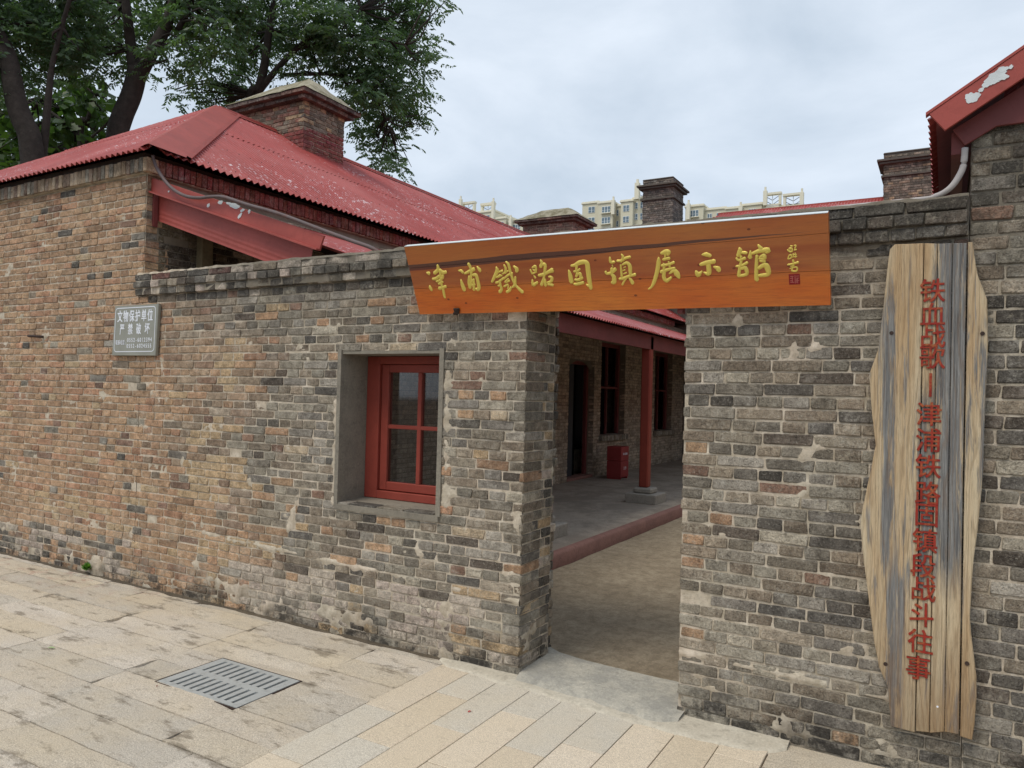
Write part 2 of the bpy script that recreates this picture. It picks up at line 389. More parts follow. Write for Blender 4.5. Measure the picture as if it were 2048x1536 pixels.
class MB:
    def __init__(s): s.V = []; s.F = []
    def add(s, V, F):
        b = len(s.V); s.V += [tuple(v) for v in V]; s.F += [tuple(i + b for i in f) for f in F]; return s
    def box(s, x0, x1, y0, y1, z0, z1):
        return s.add([(x0, y0, z0), (x1, y0, z0), (x1, y1, z0), (x0, y1, z0), (x0, y0, z1), (x1, y0, z1), (x1, y1, z1), (x0, y1, z1)],
                     [(0, 3, 2, 1), (4, 5, 6, 7), (0, 1, 5, 4), (1, 2, 6, 5), (2, 3, 7, 6), (3, 0, 4, 7)])
    def bbox(s, x0, x1, y0, y1, z0, z1, b=0.005):
        """box with bevelled edges"""
        c = [((x0 + x1) / 2), ((y0 + y1) / 2), ((z0 + z1) / 2)]; h = [(x1 - x0) / 2, (y1 - y0) / 2, (z1 - z0) / 2]
        V, F = chamfer_box(h, b); return s.add([(v[0] + c[0], v[1] + c[1], v[2] + c[2]) for v in V], F)
    def build(s, name, mat, parent=None, smooth=False): return mkobj(name, s.V, s.F, mat, parent, smooth)
def chamfer_box(h, b):
    V = []; idx = {}
    for sx in (-1, 1):
        for sy in (-1, 1):
            for sz in (-1, 1):
                sg = (sx, sy, sz)
                for ax in range(3):
                    v = [sg[i] * (h[i] - (0 if i == ax else b)) for i in range(3)]
                    idx[(sg, ax)] = len(V); V.append(v)
    F = []
    def orient(f, n):
        a, b_, c = (Vector(V[f[0]]), Vector(V[f[1]]), Vector(V[f[2]]))
        return f if (b_ - a).cross(c - a).dot(Vector(n)) > 0 else f[::-1]
    for ax in range(3):
        o = [i for i in range(3) if i != ax]
        for s_ in (-1, 1):
            q = []
            for a, c in ((-1, -1), (1, -1), (1, 1), (-1, 1)):
                sg = [0, 0, 0]; sg[ax] = s_; sg[o[0]] = a; sg[o[1]] = c; q.append(idx[(tuple(sg), ax)])
            n = [0, 0, 0]; n[ax] = s_; F.append(tuple(orient(q, n)))
    for ax in range(3):
        o = [i for i in range(3) if i != ax]
        for a in (-1, 1):
            for c in (-1, 1):
                s0 = [0, 0, 0]; s1 = [0, 0, 0]; s0[ax] = -1; s1[ax] = 1
                s0[o[0]] = s1[o[0]] = a; s0[o[1]] = s1[o[1]] = c
                q = [idx[(tuple(s0), o[0])], idx[(tuple(s1), o[0])], idx[(tuple(s1), o[1])], idx[(tuple(s0), o[1])]]
                n = [0, 0, 0]; n[o[0]] = a; n[o[1]] = c; F.append(tuple(orient(q, n)))
    for sx in (-1, 1):
        for sy in (-1, 1):
            for sz in (-1, 1):
                F.append(tuple(orient([idx[((sx, sy, sz), k)] for k in range(3)], (sx, sy, sz))))
    return V, F
def tube(pts, rad, seg=8, cap=True):
    V = []; F = []; n = len(pts); pts = [Vector(p) for p in pts]
    up = Vector((0, 0, 1))
    for i, p in enumerate(pts):
        t = (pts[min(i + 1, n - 1)] - pts[max(i - 1, 0)]).normalized()
        a = t.cross(up)
        if a.length < 0.1: a = t.cross(Vector((0, 1, 0)))
        a.normalize(); b = t.cross(a); r = rad[i] if hasattr(rad, '__len__') else rad
        for k in range(seg):
            th = 2 * math.pi * k / seg; V.append(p + a * (math.cos(th) * r) + b * (math.sin(th) * r))
    for i in range(n - 1):
        for k in range(seg):
            k2 = (k + 1) % seg; F.append((i * seg + k, i * seg + k2, (i + 1) * seg + k2, (i + 1) * seg + k))
    if cap: F.append(tuple(range(seg))[::-1] and tuple(reversed(range(seg)))); F.append(tuple((n - 1) * seg + k for k in range(seg)))
    return V, F
def smoothpts(P, k=4):
    P = [Vector(p) for p in P]; out = []
    for i in range(len(P) - 1):
        p0 = P[max(i - 1, 0)]; p1 = P[i]; p2 = P[i + 1]; p3 = P[min(i + 2, len(P) - 1)]
        for j in range(k):
            t = j / k
            out.append(0.5 * ((2 * p1) + (p2 - p0) * t + (2 * p0 - 5 * p1 + 4 * p2 - p3) * t * t + (3 * p1 - p0 - 3 * p2 + p3) * t ** 3))
    out.append(P[-1]); return out
def prism(outline, y0, y1, bev=0.0):
    """outline in (x,z), counter-clockwise seen from -y; y0 front, y1 back"""
    n = len(outline); V = []; F = []
    c = (sum(p[0] for p in outline) / n, sum(p[1] for p in outline) / n)
    if bev:
        ins = []
        for i in range(n):
            p = Vector(outline[i]); a = Vector(outline[i - 1]); b = Vector(outline[(i + 1) % n])
            e1 = (p - a).normalized(); e2 = (b - p).normalized()
            nn = Vector((-(e1.y + e2.y), e1.x + e2.x)); nn = nn.normalized() if nn.length > 1e-6 else Vector((0, 1))
            ins.append(p + nn * bev)
        V += [(p.x, y0, p.y) for p in ins]; V += [(p[0], y0 + bev, p[1]) for p in outline]; V += [(p[0], y1, p[1]) for p in outline]
        F.append(tuple(range(n)))
        for r in (0, 1):
            for i in range(n):
                j = (i + 1) % n; F.append((r * n + i, (r + 1) * n + i, (r + 1) * n + j, r * n + j))
        F.append(tuple(reversed(range(2 * n, 3 * n))))
    else:
        V += [(p[0], y0, p[1]) for p in outline]; V += [(p[0], y1, p[1]) for p in outline]
        F.append(tuple(range(n)))
        for i in range(n):
            j = (i + 1) % n; F.append((i, n + i, n + j, j))
        F.append(tuple(reversed(range(n, 2 * n))))
    return V, F
def text_obj(s, size, mat, extrude=0.001, bold=0.0, parent=None, name='character', loc=(0, 0, 0), rot=(R_(90), 0, 0), sx=1.0):
    cu = bpy.data.curves.new(name, 'FONT'); cu.body = s; cu.size = size; cu.extrude = extrude; cu.offset = 0.0
    cu.align_x = 'CENTER'; cu.align_y = 'CENTER'; cu.resolution_u = 3
    o = bpy.data.objects.new(name, cu); COL.objects.link(o)
    dg = bpy.context.evaluated_depsgraph_get(); me = bpy.data.meshes.new_from_object(o.evaluated_get(dg))
    bpy.data.objects.remove(o); bpy.data.curves.remove(cu)
    if bold:
        vv = [v.co.copy() for v in me.vertices]; ff = [tuple(p.vertices) for p in me.polygons]; V = []; F = []
        for q, (dx, dy) in enumerate(((-1, -.7), (1, -.7), (-1, .7), (1, .7), (0, 0))):
            b = len(V); V += [(v.x + dx * bold, v.y + dy * bold, v.z + q * 0.00012) for v in vv]; F += [tuple(i + b for i in f) for f in ff]
        me = bpy.data.meshes.new(name); me.from_pydata(V, [], F)
    me.materials.clear(); me.materials.append(mat); me.name = name
    o = bpy.data.objects.new(name, me); o.location = loc; o.rotation_euler = rot; o.scale = (sx, 1, 1)
    return link(o, parent)
STROKES=[('津',[[127,268,4.5,144,261,10.5],[128,186,3.8,128,173,9.5,134,155,6.8],[219,311,5.5,219,294,9.2,211,278,9.2,184,262,9.3],[227,280,9.2,247,263,10.3,271,265,8.0],[242,246,7.4,239,233,6.6],[161,226,6.7,186,228,8.2,218,244,7.4],[185,210,6.0,206,214,6.7,239,233,7.4],[197,194,6.0,218,200,6.7,232,206,5.2],[195,165,10.5,218,169,7.5,246,175,8.2],[228,277,7.4,224,237,6.7,218,196,6.7,221,162,7.5,220,121,7.5,222,104,5.3]]),('浦',[[362,269,3.6,381,266,7.9,390,256,7.9],[366,214,3.6,368,184,10.2,374,150,11.7],[403,249,5.7,437,260,8.5,474,273,9.9],[442,306,8.8,450,286,7.8,452,260,7.1,444,234,6.4,439,207,5.7,434,174,7.2],[498,287,3.5,510,267,9.8,512,258,7.0],[432,231,7.9,419,195,8.6,419,162,9.4],[456,236,6.4,477,237,9.9,483,206,9.2,482,163,10.0,471,148,9.3,457,154,5.0],[434,201,6.4,454,207,5.0],[432,175,7.2,460,180,5.0],[458,213,5.7,450,180,7.2,444,147,7.9]]),('鐵',[[627,277,4.1,630,257,10.3,608,226,8.3,580,190,6.3],[638,247,4.1,665,253,6.1],[617,216,5.5,644,225,6.9],[639,231,4.8,655,224,4.8],[606,184,6.3,630,190,6.2,663,211,5.5],[635,199,5.5,633,170,6.2,635,144,7.7,620,128,9.1],[617,164,4.9,625,167,5.6],[683,287,4.7,689,264,6.8,680,239,6.1],[661,235,4.8,701,251,4.1],[662,204,4.8,695,225,6.1,726,235,6.8],[698,305,4.0,712,288,7.4,716,240,7.4,724,192,6.8,736,163,6.1,753,140,8.2,771,121,9.5],[742,277,3.4,760,261,10.0,757,246,8.7],[669,185,6.2,695,206,4.8],[672,181,3.4,699,193,5.5],[656,159,5.5,684,171,4.8],[667,126,7.6,687,135,7.6,702,154,4.8],[687,168,3.4,679,145,4.8],[709,151,4.1,730,169,8.2,743,214,4.7]]),('路',[[863,261,5.0,884,270,5.7,881,243,6.4,865,251,3.6],[848,251,4.3,853,234,5.0,857,227,4.3,885,238,5.0],[864,216,2.9,871,202,5.8],[850,193,3.6,848,162,8.7,865,168,7.3,879,175,6.5],[923,302,4.2,928,285,7.8,916,265,8.5],[930,278,7.1,946,274,8.5,939,244,7.1,932,227,5.7],[894,215,6.5,927,220,8.5,959,232,7.8,986,241,11.9],[932,220,6.4,923,197,5.7,903,160,8.6],[929,193,5.7,928,155,7.9],[957,205,5.0,975,198,7.8,967,178,7.8,940,172,3.6],[946,162,7.1,974,155,7.1]]),('固',[[1086,236,4.1,1090,206,10.4,1091,169,11.1],[1105,260,5.5,1126,262,7.5,1156,274,10.8,1185,277,10.1,1201,267,11.4,1201,224,11.5,1200,175,10.9,1202,128,8.9],[1179,151,3.4,1192,142,6.8],[1138,260,6.1,1132,231,6.8],[1117,227,5.5,1139,230,5.5,1154,240,4.8],[1135,221,5.5,1126,198,6.2],[1131,204,4.8,1151,217,6.1,1153,190,8.2],[1116,180,6.2,1134,179,7.6,1162,190,6.2],[1104,157,4.9,1123,155,7.6,1163,163,7.5]]),('鎮',[[1338,295,3.9,1339,269,7.8,1361,268,5.2],[1345,253,2.6,1347,243,3.3],[1303,218,6.0,1308,206,6.0,1336,211,7.3,1360,229,9.2],[1342,233,7.9,1335,205,6.6,1346,185,9.9,1342,159,11.3,1330,156,6.7],[1375,273,5.2,1398,272,6.5,1426,285,6.4,1452,290,5.7],[1406,306,3.9,1412,290,6.4,1397,266,4.5],[1393,250,3.9,1392,218,5.2,1391,186,5.9],[1401,250,4.5,1429,259,7.7,1443,241,9.0,1442,212,8.4,1441,187,6.5],[1406,233,2.6,1420,239,3.2],[1400,218,2.6,1414,222,3.2],[1401,200,2.6,1420,206,3.9],[1376,174,5.9,1398,176,7.2,1433,187,6.5,1468,194,7.1],[1418,178,3.9,1403,163,4.6,1388,141,4.6],[1434,174,5.9,1442,161,7.8,1447,147,8.5]]),('展',[[1620,298,5.8,1643,304,10.7,1661,303,10.0,1652,288,5.7],[1628,266,5.8,1661,271,7.2],[1641,290,5.0,1639,272,4.3],[1605,278,3.6,1602,253,9.4,1588,203,8.8,1567,152,8.2,1549,123,5.2,1530,111,3.0],[1617,234,6.5,1654,239,5.8,1683,248,6.4],[1610,201,8.8,1643,211,7.2,1684,218,5.7],[1655,253,4.3,1659,224,5.0],[1629,244,5.1,1626,201,7.3,1621,172,8.8,1634,153,8.8,1661,170,5.1],[1652,190,3.6,1679,205,8.6,1692,187,13.0,1702,165,5.8]]),('示',[[1830,279,3.5,1851,279,9.6,1871,271,7.6],[1817,229,6.3,1847,236,9.7,1889,242,9.6],[1857,225,9.7,1858,197,10.4,1853,179,9.1,1830,189,2.8],[1792,196,5.6,1801,178,12.0,1816,188,5.6,1823,195,2.8],[1883,215,3.5,1903,205,10.3,1907,194,9.6]]),('館',[[2015,302,4.6,2017,285,10.6,2004,262,6.7],[2025,278,6.0,2047,275,6.6],[1997,252,4.7,2009,241,5.4,2039,250,6.7],[2020,261,5.3,2019,240,5.4],[1994,211,4.7,2017,213,6.0,2048,227,6.0],[2020,237,5.4,2010,203,6.1,2002,162,7.5],[2013,196,5.4,2036,202,8.7,2041,170,7.4,2007,162,6.1],[2067,285,2.6,2062,252,9.3],[2073,270,5.3,2109,281,9.1,2150,283,10.4,2140,272,6.5],[2104,311,3.9,2116,292,9.1],[2095,260,5.9,2090,209,7.3,2086,158,8.0,2088,139,9.4],[2107,249,4.6,2127,258,9.1,2126,241,8.5,2104,244,3.3],[2109,232,5.9,2131,229,5.2],[2097,195,6.6,2130,211,10.5,2142,190,11.2,2141,164,8.6,2099,159,6.7]]),('a',[[2250,296,2.5,2259,295,3.2],[2244,284,3.3,2256,285,3.3,2258,272,3.3,2247,269,3.6,2237,279,2.9],[2246,276,2.2,2251,280,1.8],[2267,297,2.5,2276,297,2.5,2270,284,3.2],[2268,276,3.6,2277,278,2.9]]),('b',[[2241,250,2.9,2252,254,3.3,2252,240,2.9,2238,235,3.3,2241,248,2.2],[2262,260,2.2,2262,242,2.5],[2271,262,2.2,2272,239,2.2],[2259,253,2.5,2276,254,2.2],[2258,242,2.2,2277,245,2.5]]),('書',[[2235,206,3.7,2260,210,4.0,2282,216,5.1],[2259,228,3.6,2262,213,4.0,2258,194,3.3],[2247,198,2.6,2263,200,2.6],[2243,187,2.2,2274,193,3.3,2273,174,3.3,2252,176,3.3,2256,187,2.6]])]

# ------------------------------------------------------------ bricks
VAR = {}
def brick_variants(L, H, D, key, n=8, b=0.0048, jit=0.0026):
    out = []
    for i in range(n):
        V, F = chamfer_box((L / 2, D / 2, H / 2), b)
        g = {}
        W = []
        for v in V:
            k = (v[0] > 0, v[1] > 0, v[2] > 0)
            if k not in g: g[k] = [rnd.uniform(-jit, jit) for _ in range(3)]
            q = g[k]; W.append((v[0] + L / 2 + q[0] * 1.2 + rnd.uniform(-1, 1) * 0.0012, v[1] + D / 2 + q[1] + rnd.uniform(-1, 1) * 0.0008, v[2] + H / 2 + q[2] + rnd.uniform(-1, 1) * 0.0012))
        me = mkmesh('brick', W, F, BRICK, True)
        for q in range(6): me.polygons[q].use_smooth = False
        a = me.color_attributes.new('col', 'FLOAT_COLOR', 'POINT')
        a.data.foreach_set('color', np.ones(len(W) * 4, 'f'))
        out.append((me, np.array(W), F, L))
    VAR[key] = (out, L, H, D)
brick_variants(0.23, 0.0515, 0.11, 'S'); brick_variants(0.112, 0.0515, 0.11, 'H')
brick_variants(0.052, 0.112, 0.11, 'V', 6)
class Wall:
    """collects bricks: (key, variant, x, y, z, length, height, rotz, colour) in world frame"""
    def __init__(s): s.b = []
    def put(s, key, p, L, H, rz, col, D=None):
        s.b.append((key, rnd.randrange(len(VAR[key][0])), Vector(p), L, H, rz, col, D))
    def build(s, parent, limit=300, joined='brickwork', only=None):
        s.b.sort(key=lambda q: (q[2] - CAM).length / max(0.03, q[3] * q[4]) ** 0.5)
        nb = 0; V = []; F = []; C = []; off = 0
        for (key, k, p, L, H, rz, col, D) in s.b:
            out, L0, H0, D0 = VAR[key]; me, W, f, _ = out[k]
            sx, sy, sz = L / L0, (D or D0) / D0, H / H0
            if nb < limit:
                o = bpy.data.objects.new('brick', me); o.location = p; o.rotation_euler = (0, 0, rz); o.scale = (sx, sy, sz)
                o.color = L4(col); link(o, parent); nb += 1
            else:
                c_, s_ = math.cos(rz), math.sin(rz); q = W * (sx, sy, sz)
                q = np.stack([q[:, 0] * c_ - q[:, 1] * s_ + p.x, q[:, 0] * s_ + q[:, 1] * c_ + p.y, q[:, 2] + p.z], 1)
                V.append(q); F += [tuple(i + off for i in ff) for ff in f]; C.append(np.tile(L4(col), (len(q), 1))); off += len(q)
        if V:
            V = np.concatenate(V); me = bpy.data.meshes.new(joined); me.from_pydata(V.tolist(), [], F)
            me.materials.append(BRICK); sm_ = np.ones(len(F), bool); sm_.reshape(-1, 26)[:, :6] = False; me.polygons.foreach_set('use_smooth', sm_)
            a = me.color_attributes.new('col', 'FLOAT_COLOR', 'POINT'); a.data.foreach_set('color', np.concatenate(C).astype('f').ravel())
            stuff(link(bpy.data.objects.new(joined, me), parent))
G_TAN = [(158, 127, 94), (152, 120, 88), (164, 133, 98), (148, 116, 86), (156, 126, 94), (154, 114, 84)]
G_GREY = [(118, 116, 107), (106, 103, 95), (130, 127, 116), (112, 107, 96), (122, 115, 103), (100, 98, 94), (126, 124, 118), (116, 108, 95), (114, 104, 90)]
G_DARK = [(80, 79, 77), (72, 70, 67), (88, 86, 81), (80, 74, 68)]
G_YEL = [(172, 148, 108), (176, 154, 116), (162, 138, 100)]
G_CREAM = [(206, 188, 156), (200, 180, 148)]
G_RED = [(124, 96, 80), (128, 100, 82), (118, 92, 78)]
G_WHITE = [(190, 182, 170), (176, 168, 158), (184, 172, 164)]
GAIN = 1.85
def pick(g): 
    c = rnd.choice(g); k = rnd.uniform(0.86, 1.14); c = lin(*[min(255, q * k) for q in c]); y = sum(c) / 3
    q = [(v + (y - v) * (0.30 if c[0] > c[2] * 1.6 else 0.25)) * GAIN * t for v, t in zip(c, (1.06, 0.975, 0.90))]; m = min(1, 0.62 / max(q))
    return tuple(v * m for v in q)
def sm(a, b, x): t = min(1, max(0, (x - a) / (b - a))); return t * t * (3 - 2 * t)
def wall_col(x, z):
    n = noise.noise(Vector((x * 0.9, z * 1.3, 3.1))); t = sm(-5.9, -3.9, x + 0.9 * n + 0.25 * (z - 1.2))
    r = rnd.random()
    if z > 2.36 and x > -5.8: return pick(G_DARK if r < 0.62 else G_GREY if r < 0.86 else G_WHITE if r < 0.93 else G_RED)
    if x > -4.6 and z < 0.42 and z > 0.05 and x < -2.1 and noise.noise(Vector((x * 1.6, z * 3, 9))) > -0.18 and r < (0.85 if z < .34 and x > -4.1 else .6): return pick(G_WHITE)
    if x < -5.9 and z < 0.34 and r < 0.5: return pick(G_WHITE if r < 0.25 else G_DARK)
    if z < 0.7 and x < -2 and r < 0.24 and noise.noise(Vector((x * 1.2, z * 2, 5))) > 0: return pick(G_YEL)
    if -5.25 < x < -4.45 and 0.7 < z < 2.1 and noise.noise(Vector((x * 2.2, z * 0.9, 1.5))) > 0.02 and r < 0.6: return pick(G_YEL)
    if x > -1.3: return pick(G_DARK if r < 0.15 else G_GREY if r < 0.975 else G_RED if r < 0.99 else G_TAN)
    if 0.12 < t < 0.9 and rnd.random() < 0.75:
        a, b = pick(G_TAN), pick(G_GREY if rnd.random() < .85 else G_DARK); k = min(1, max(0, t + rnd.uniform(-.3, .3)))
        return tuple(p + (q - p) * k for p, q in zip(a, b))
    if r > t:
        r2 = rnd.random()
        return pick(G_TAN if r2 < 0.90 else G_GREY if r2 < 0.93 else G_DARK if r2 < 0.95 else G_RED if r2 < 0.975 else G_YEL)
    r2 = rnd.random()
    return pick(G_GREY if r2 < 0.78 else G_DARK if r2 < 0.87 else G_YEL if r2 < 0.885 else G_CREAM if r2 < 0.905 else G_TAN if r2 < 0.975 else G_RED)
CH = 0.0605
def lay(wall, x0, x1, z0, z1, openings=(), colf=wall_col, org=(0, 0), rz=0.0, ch=CH, phase=0.0, proud=0.0, mode='english', yj=0.003, corner=None):
    """courses of bricks; local x runs along the wall from org in direction rz"""
    c_, s_ = math.cos(rz), math.sin(rz)
    k0 = int(math.floor(z0 / ch + 1e-6)); k = k0
    while k * ch + ch <= z1 + 0.02:
        z = k * ch + 0.0045; zm = k * ch + ch / 2
        ivs = [(x0, x1)]
        for (a, b, c, d) in openings:
            if c < zm < d:
                nv = []
                for (p, q) in ivs:
                    if b <= p or a >= q: nv.append((p, q)); continue
                    if a > p: nv.append((p, a))
                    if b < q: nv.append((b, q))
                ivs = nv
        wav = lambda X: 0.0045 * noise.noise(Vector((X * 0.8, k * 0.12, 2.0)))
        for (p, q) in ivs:
            kind = 'S' if (k % 2 == 0) else 'H'
            if mode == 'header': kind = 'H'
            L = 0.24 if kind == 'S' else 0.121
            x = p - ((p - phase + (0.06 if kind == 'S' else 0.0) + noise.cell(Vector((k, 3, 1))) * 0.03) % L)
            while x < q - 0.012:
                kk = kind
                LL = L
                if kind == 'S' and rnd.random() < 0.09: kk = 'H'; LL = 0.121
                elif kind == 'H' and rnd.random() < 0.06 and mode != 'header': kk = 'S'; LL = 0.242
                LL *= rnd.uniform(0.965, 1.035)
                a = max(x, p); b = min(x + LL, q)
                if q - b < 0.035: b = q
                if b - a > 0.03:
                    key = 'S' if (b - a) > 0.16 else 'H'
                    j = rnd.uniform(0.006, 0.010)
                    col = colf((a + b) / 2, zm)
                    yo = -proud + rnd.uniform(-yj, yj)
                    if rnd.random() < 0.005 and proud == 0: yo += 0.014; col = pick(G_RED if rnd.random() < .6 else G_YEL)
                    la = a + (j / 2 if a > p + 1e-4 else 0); lb = b - (j / 2 if b < q - 1e-4 else 0)
                    D = 0.11
                    if corner == 'R' and b >= q - 1e-4 and q == x1: D = 0.23 if key == 'H' else 0.112
                    wall.put(key, (org[0] + la * c_ - yo * s_, org[1] + la * s_ + yo * c_, z + wav(la)), lb - la, ch - 0.0078 + rnd.uniform(-0.002, 0.0012), rz, col, D)
                x = b if b < x + LL else x + LL
        k += 1
BANDS = [((-5.0, .535), (-2.17, .445), .020, .9), ((-1.2, .345), (.07, .31), .014, 1.0), ((-4.0, .9), (-4.1, .62), .03, .8),
         ((-2.715, .95), (-2.725, 1.8), .028, .8), ((-3.66, .9), (-3.65, 2.0), .026, .85), ((-5.6, 1.9), (-5.5, 1.55), .018, .8), ((-4.9, .2), (-4.6, .16), .05, .6), ((-3.9, .16), (-3.3, .13), .05, .7), ((-2.75, .42), (-2.7, .36), .04, .8), ((-2.2, .95), (-2.17, .7), .02, .8)]
def band_e(x, z):
    e = 0.0
    for (a, b, w_, s) in BANDS:
        dx, dz = b[0] - a[0], b[1] - a[1]; t = min(1, max(0, ((x - a[0]) * dx + (z - a[1]) * dz) / (dx * dx + dz * dz)))
        d = math.hypot(x - a[0] - t * dx, z - a[1] - t * dz)
        if d < w_ * 3: e = max(e, s * math.exp(-(d / w_) ** 2))
    return e
def mortar_sheet(name, x0, x1, z0, z1, openings, parent, org=(0, 0), rz=0.0, res=0.0145, rec=0.0062, amp=0.0125, seed=0.0):
    nx = max(2, int(round((x1 - x0) / res))); nz_ = max(2, int(round((z1 - z0) / res)))
    xs = np.linspace(x0, x1, nx + 1); zs = np.linspace(z0, z1, nz_ + 1); c_, s_ = math.cos(rz), math.sin(rz)
    V = []
    for z in zs:
        for x in xs:
            n = noise.noise(Vector((x * 4.3 + seed, z * 5.5, seed))) + 0.55 * noise.noise(Vector((x * 19, z * 23 + seed, 4)))
            e = 0.0
            if z < 0.5: e = 0.30 * (0.5 - z) / 0.5
            if rz == 0.0: e += band_e(x, z)
            y = rec - max(0.0, n + e - 0.50) * amp * 2.4 + 0.0022 * noise.noise(Vector((x * 55, z * 55, 7)))
            y = max(y, -0.0065)
            V.append((org[0] + x * c_ - y * s_, org[1] + x * s_ + y * c_, z))
    F = []
    for j in range(nz_):
        zm = (zs[j] + zs[j + 1]) / 2
        for i in range(nx):
            xm = (xs[i] + xs[i + 1]) / 2
            if any(a - 0.004 < xm < b + 0.004 and c - 0.004 < zm < d + 0.004 for (a, b, c, d) in openings): continue
            q = j * (nx + 1) + i; F.append((q, q + 1, q + nx + 2, q + nx + 1))
    return big_mesh(name, V, F, MORTAR, parent, True)

# ------------------------------------------------------------ ground
g = MB(); g.add([(-300, -200, -0.05), (300, -200, -0.05), (300, 500, -0.05), (-300, 500, -0.05)], [(0, 1, 2, 3)])
struct(g.build('ground', JOINT))
# courtyard slab behind the wall, from the doorway to the far end
def relief_sheet(name, x0, x1, y0, y1, z, mat, amp=0.004, fr=3.0, res=0.08, parent=None, edgef=None):
    nx = max(2, int((x1 - x0) / res)); ny = max(2, int((y1 - y0) / res)); V = []; F = []
    for j in range(ny + 1):
        for i in range(nx + 1):
            x = x0 + (x1 - x0) * i / nx; y = y0 + (y1 - y0) * j / ny
            V.append((x, y, z + amp * noise.fractal(Vector((x * fr, y * fr, z)), 1, 2, 3)))
    for j in range(ny):
        for i in range(nx):
            q = j * (nx + 1) + i; F.append((q, q + 1, q + nx + 2, q + nx + 1))
    return big_mesh(name, V, F, mat, parent, True)
struct(relief_sheet('courtyard_ground', -3.27, 6.0, 0.30, 22.0, 0.0, YARD, 0.006, 2.5, 0.1))
# veranda floor slab with painted kerb
vf = MB(); vf.add([(-5.86, 0.53, 0.145), (-3.33, 0.53, 0.145), (-3.33, 16.5, 0.145), (-5.86, 16.5, 0.145)], [(0, 1, 2, 3)])
vfo = struct(vf.build('veranda_floor', VFLOOR))
ky = [0.53 + 0.16 * i for i in range(101)]; V = []; F = []
for i, y in enumerate(ky):
    n1 = 0.012 * noise.noise(Vector((y * 1.7, 0, 0))); n2 = 0.008 * noise.noise(Vector((y * 4, 2, 0)))
    V += [(-3.34, y, 0.146), (-3.275 + n1, y, 0.143 + n2), (-3.25 + n1, y, 0.12 + n2), (-3.245 + n1 * 1.5, y, -0.02)]
    if i:
        for k in range(3): q = (i - 1) * 4 + k; F.append((q, q + 1, q + 5, q + 4))
kb = mkobj('kerb_face', V, F, KERBM, vfo, True)

# paving: cleft slabs along the wall on the left, sawn slabs square to it on the right
pav = struct(MB().add([(-12, -6, -0.035), (6, -6, -0.035), (6, 0.3, -0.035), (-12, 0.3, -0.035)], [(0, 1, 2, 3)]).build('pavement', JOINT))
STC = [(196, 185, 170), (200, 190, 177), (190, 181, 168), (198, 186, 168)]
STR = [(206, 193, 175), (208, 194, 174), (199, 191, 177), (206, 191, 169)]
SG = 1.12
def cleft_slab(x0, x1, y0, y1):
    nx = max(3, int((x1 - x0) / 0.04)); ny = max(2, int((y1 - y0) / 0.04)); V = []; F = []
    sd_ = rnd.uniform(0, 50); tx, ty = rnd.uniform(-.006, .006), rnd.uniform(-.008, .008); dz = rnd.uniform(-0.002, 0.002)
    for j in range(ny + 1):
        for i in range(nx + 1):
            u = i / nx; v = j / ny; x = x0 + (x1 - x0) * u; y = y0 + (y1 - y0) * v
            e = min(i, nx - i, j, ny - j) == 0
            n = noise.fractal(Vector((x * 5 + sd_, y * 9, sd_)), 0.9, 2.1, 4)
            pit = max(0.0, noise.noise(Vector((x * 2.6 + sd_, y * 5.5, 3))) - 0.30) * 0.05
            z = 0.002 + dz + 0.0028 * n - pit + tx * (u - .5) + ty * (v - .5) * 0.4
            if e: z -= 0.0012
            jx = 0.003 * noise.noise(Vector((x * 9, y * 9, 1))) if e else 0
            V.append((x + jx, y + jx, z))
    for j in range(ny):
        for i in range(nx):
            q = j * (nx + 1) + i; F.append((q, q + 1, q + nx + 2, q + nx + 1))
    ring = [i for i in range(nx + 1)] + [j * (nx + 1) + nx for j in range(1, ny + 1)] + [ny * (nx + 1) + i for i in range(nx - 1, -1, -1)] + [j * (nx + 1) for j in range(ny - 1, 0, -1)]
    b = len(V); V += [V[i] for i in ring] + [(V[i][0], V[i][1], -0.04) for i in ring]; n = len(ring)
    for i in range(n): F.append((b + (i + 1) % n, b + i, b + n + i, b + n + (i + 1) % n))
    o = big_mesh('paving_stone', V, F, ROUGHSTONE, pav, True)
    k_ = rnd.uniform(.94, 1.06); o.color = L4(tuple(v * SG * k_ for v in lin(*rnd.choice(STC))))
J = 0.0028
ys = [-0.0705 - 0.2205 * k for k in range(0, 13)]
GR = (-3.85, -3.17, -1.19, -0.725)
for r in range(len(ys)):
    yb = ys[r]; yt = ys[r - 1] if r else 0.02
    if r == 0: continue
    off = [0, 0, 0, 0, 0, 0, 0, 0.47, 0.47, 0, 0, 0.47, 0.47][r]
    xs_ = [-2.665 - 0.0]
    edges = [-2.665, -3.175, -4.15, -5.12, -6.1, -7.06, -8.03, -9.0, -9.97]
    if r in (6, 7): edges = [-2.665, -3.18, -4.13, -5.1, -6.05, -7.0, -8.0, -9.0, -9.97]
    if r >= 8: edges = [-2.665, -2.95, -3.9, -4.87, -5.85, -6.8, -7.8, -9.0]
    if r == 1: edges = [-2.665, -3.18, -4.15, -5.6, -6.12, -7.06, -8.03, -9.0, -9.97]
    for i in range(len(edges) - 1):
        xb, xa = edges[i], edges[i + 1]
        pieces = [(xa, xb, yb, yt)]
        if xb > GR[0] + .02 and xa < GR[1] - .02 and yt > GR[2] + .02 and yb < GR[3] - .02:
            pieces = []
            if GR[0] - xa > 0.03: pieces.append((xa, GR[0], yb, yt))
            if xb - GR[1] > 0.03: pieces.append((GR[1], xb, yb, yt))
        for (a, b, c, d) in pieces: cleft_slab(a + J, b - J, c + J, d - J)
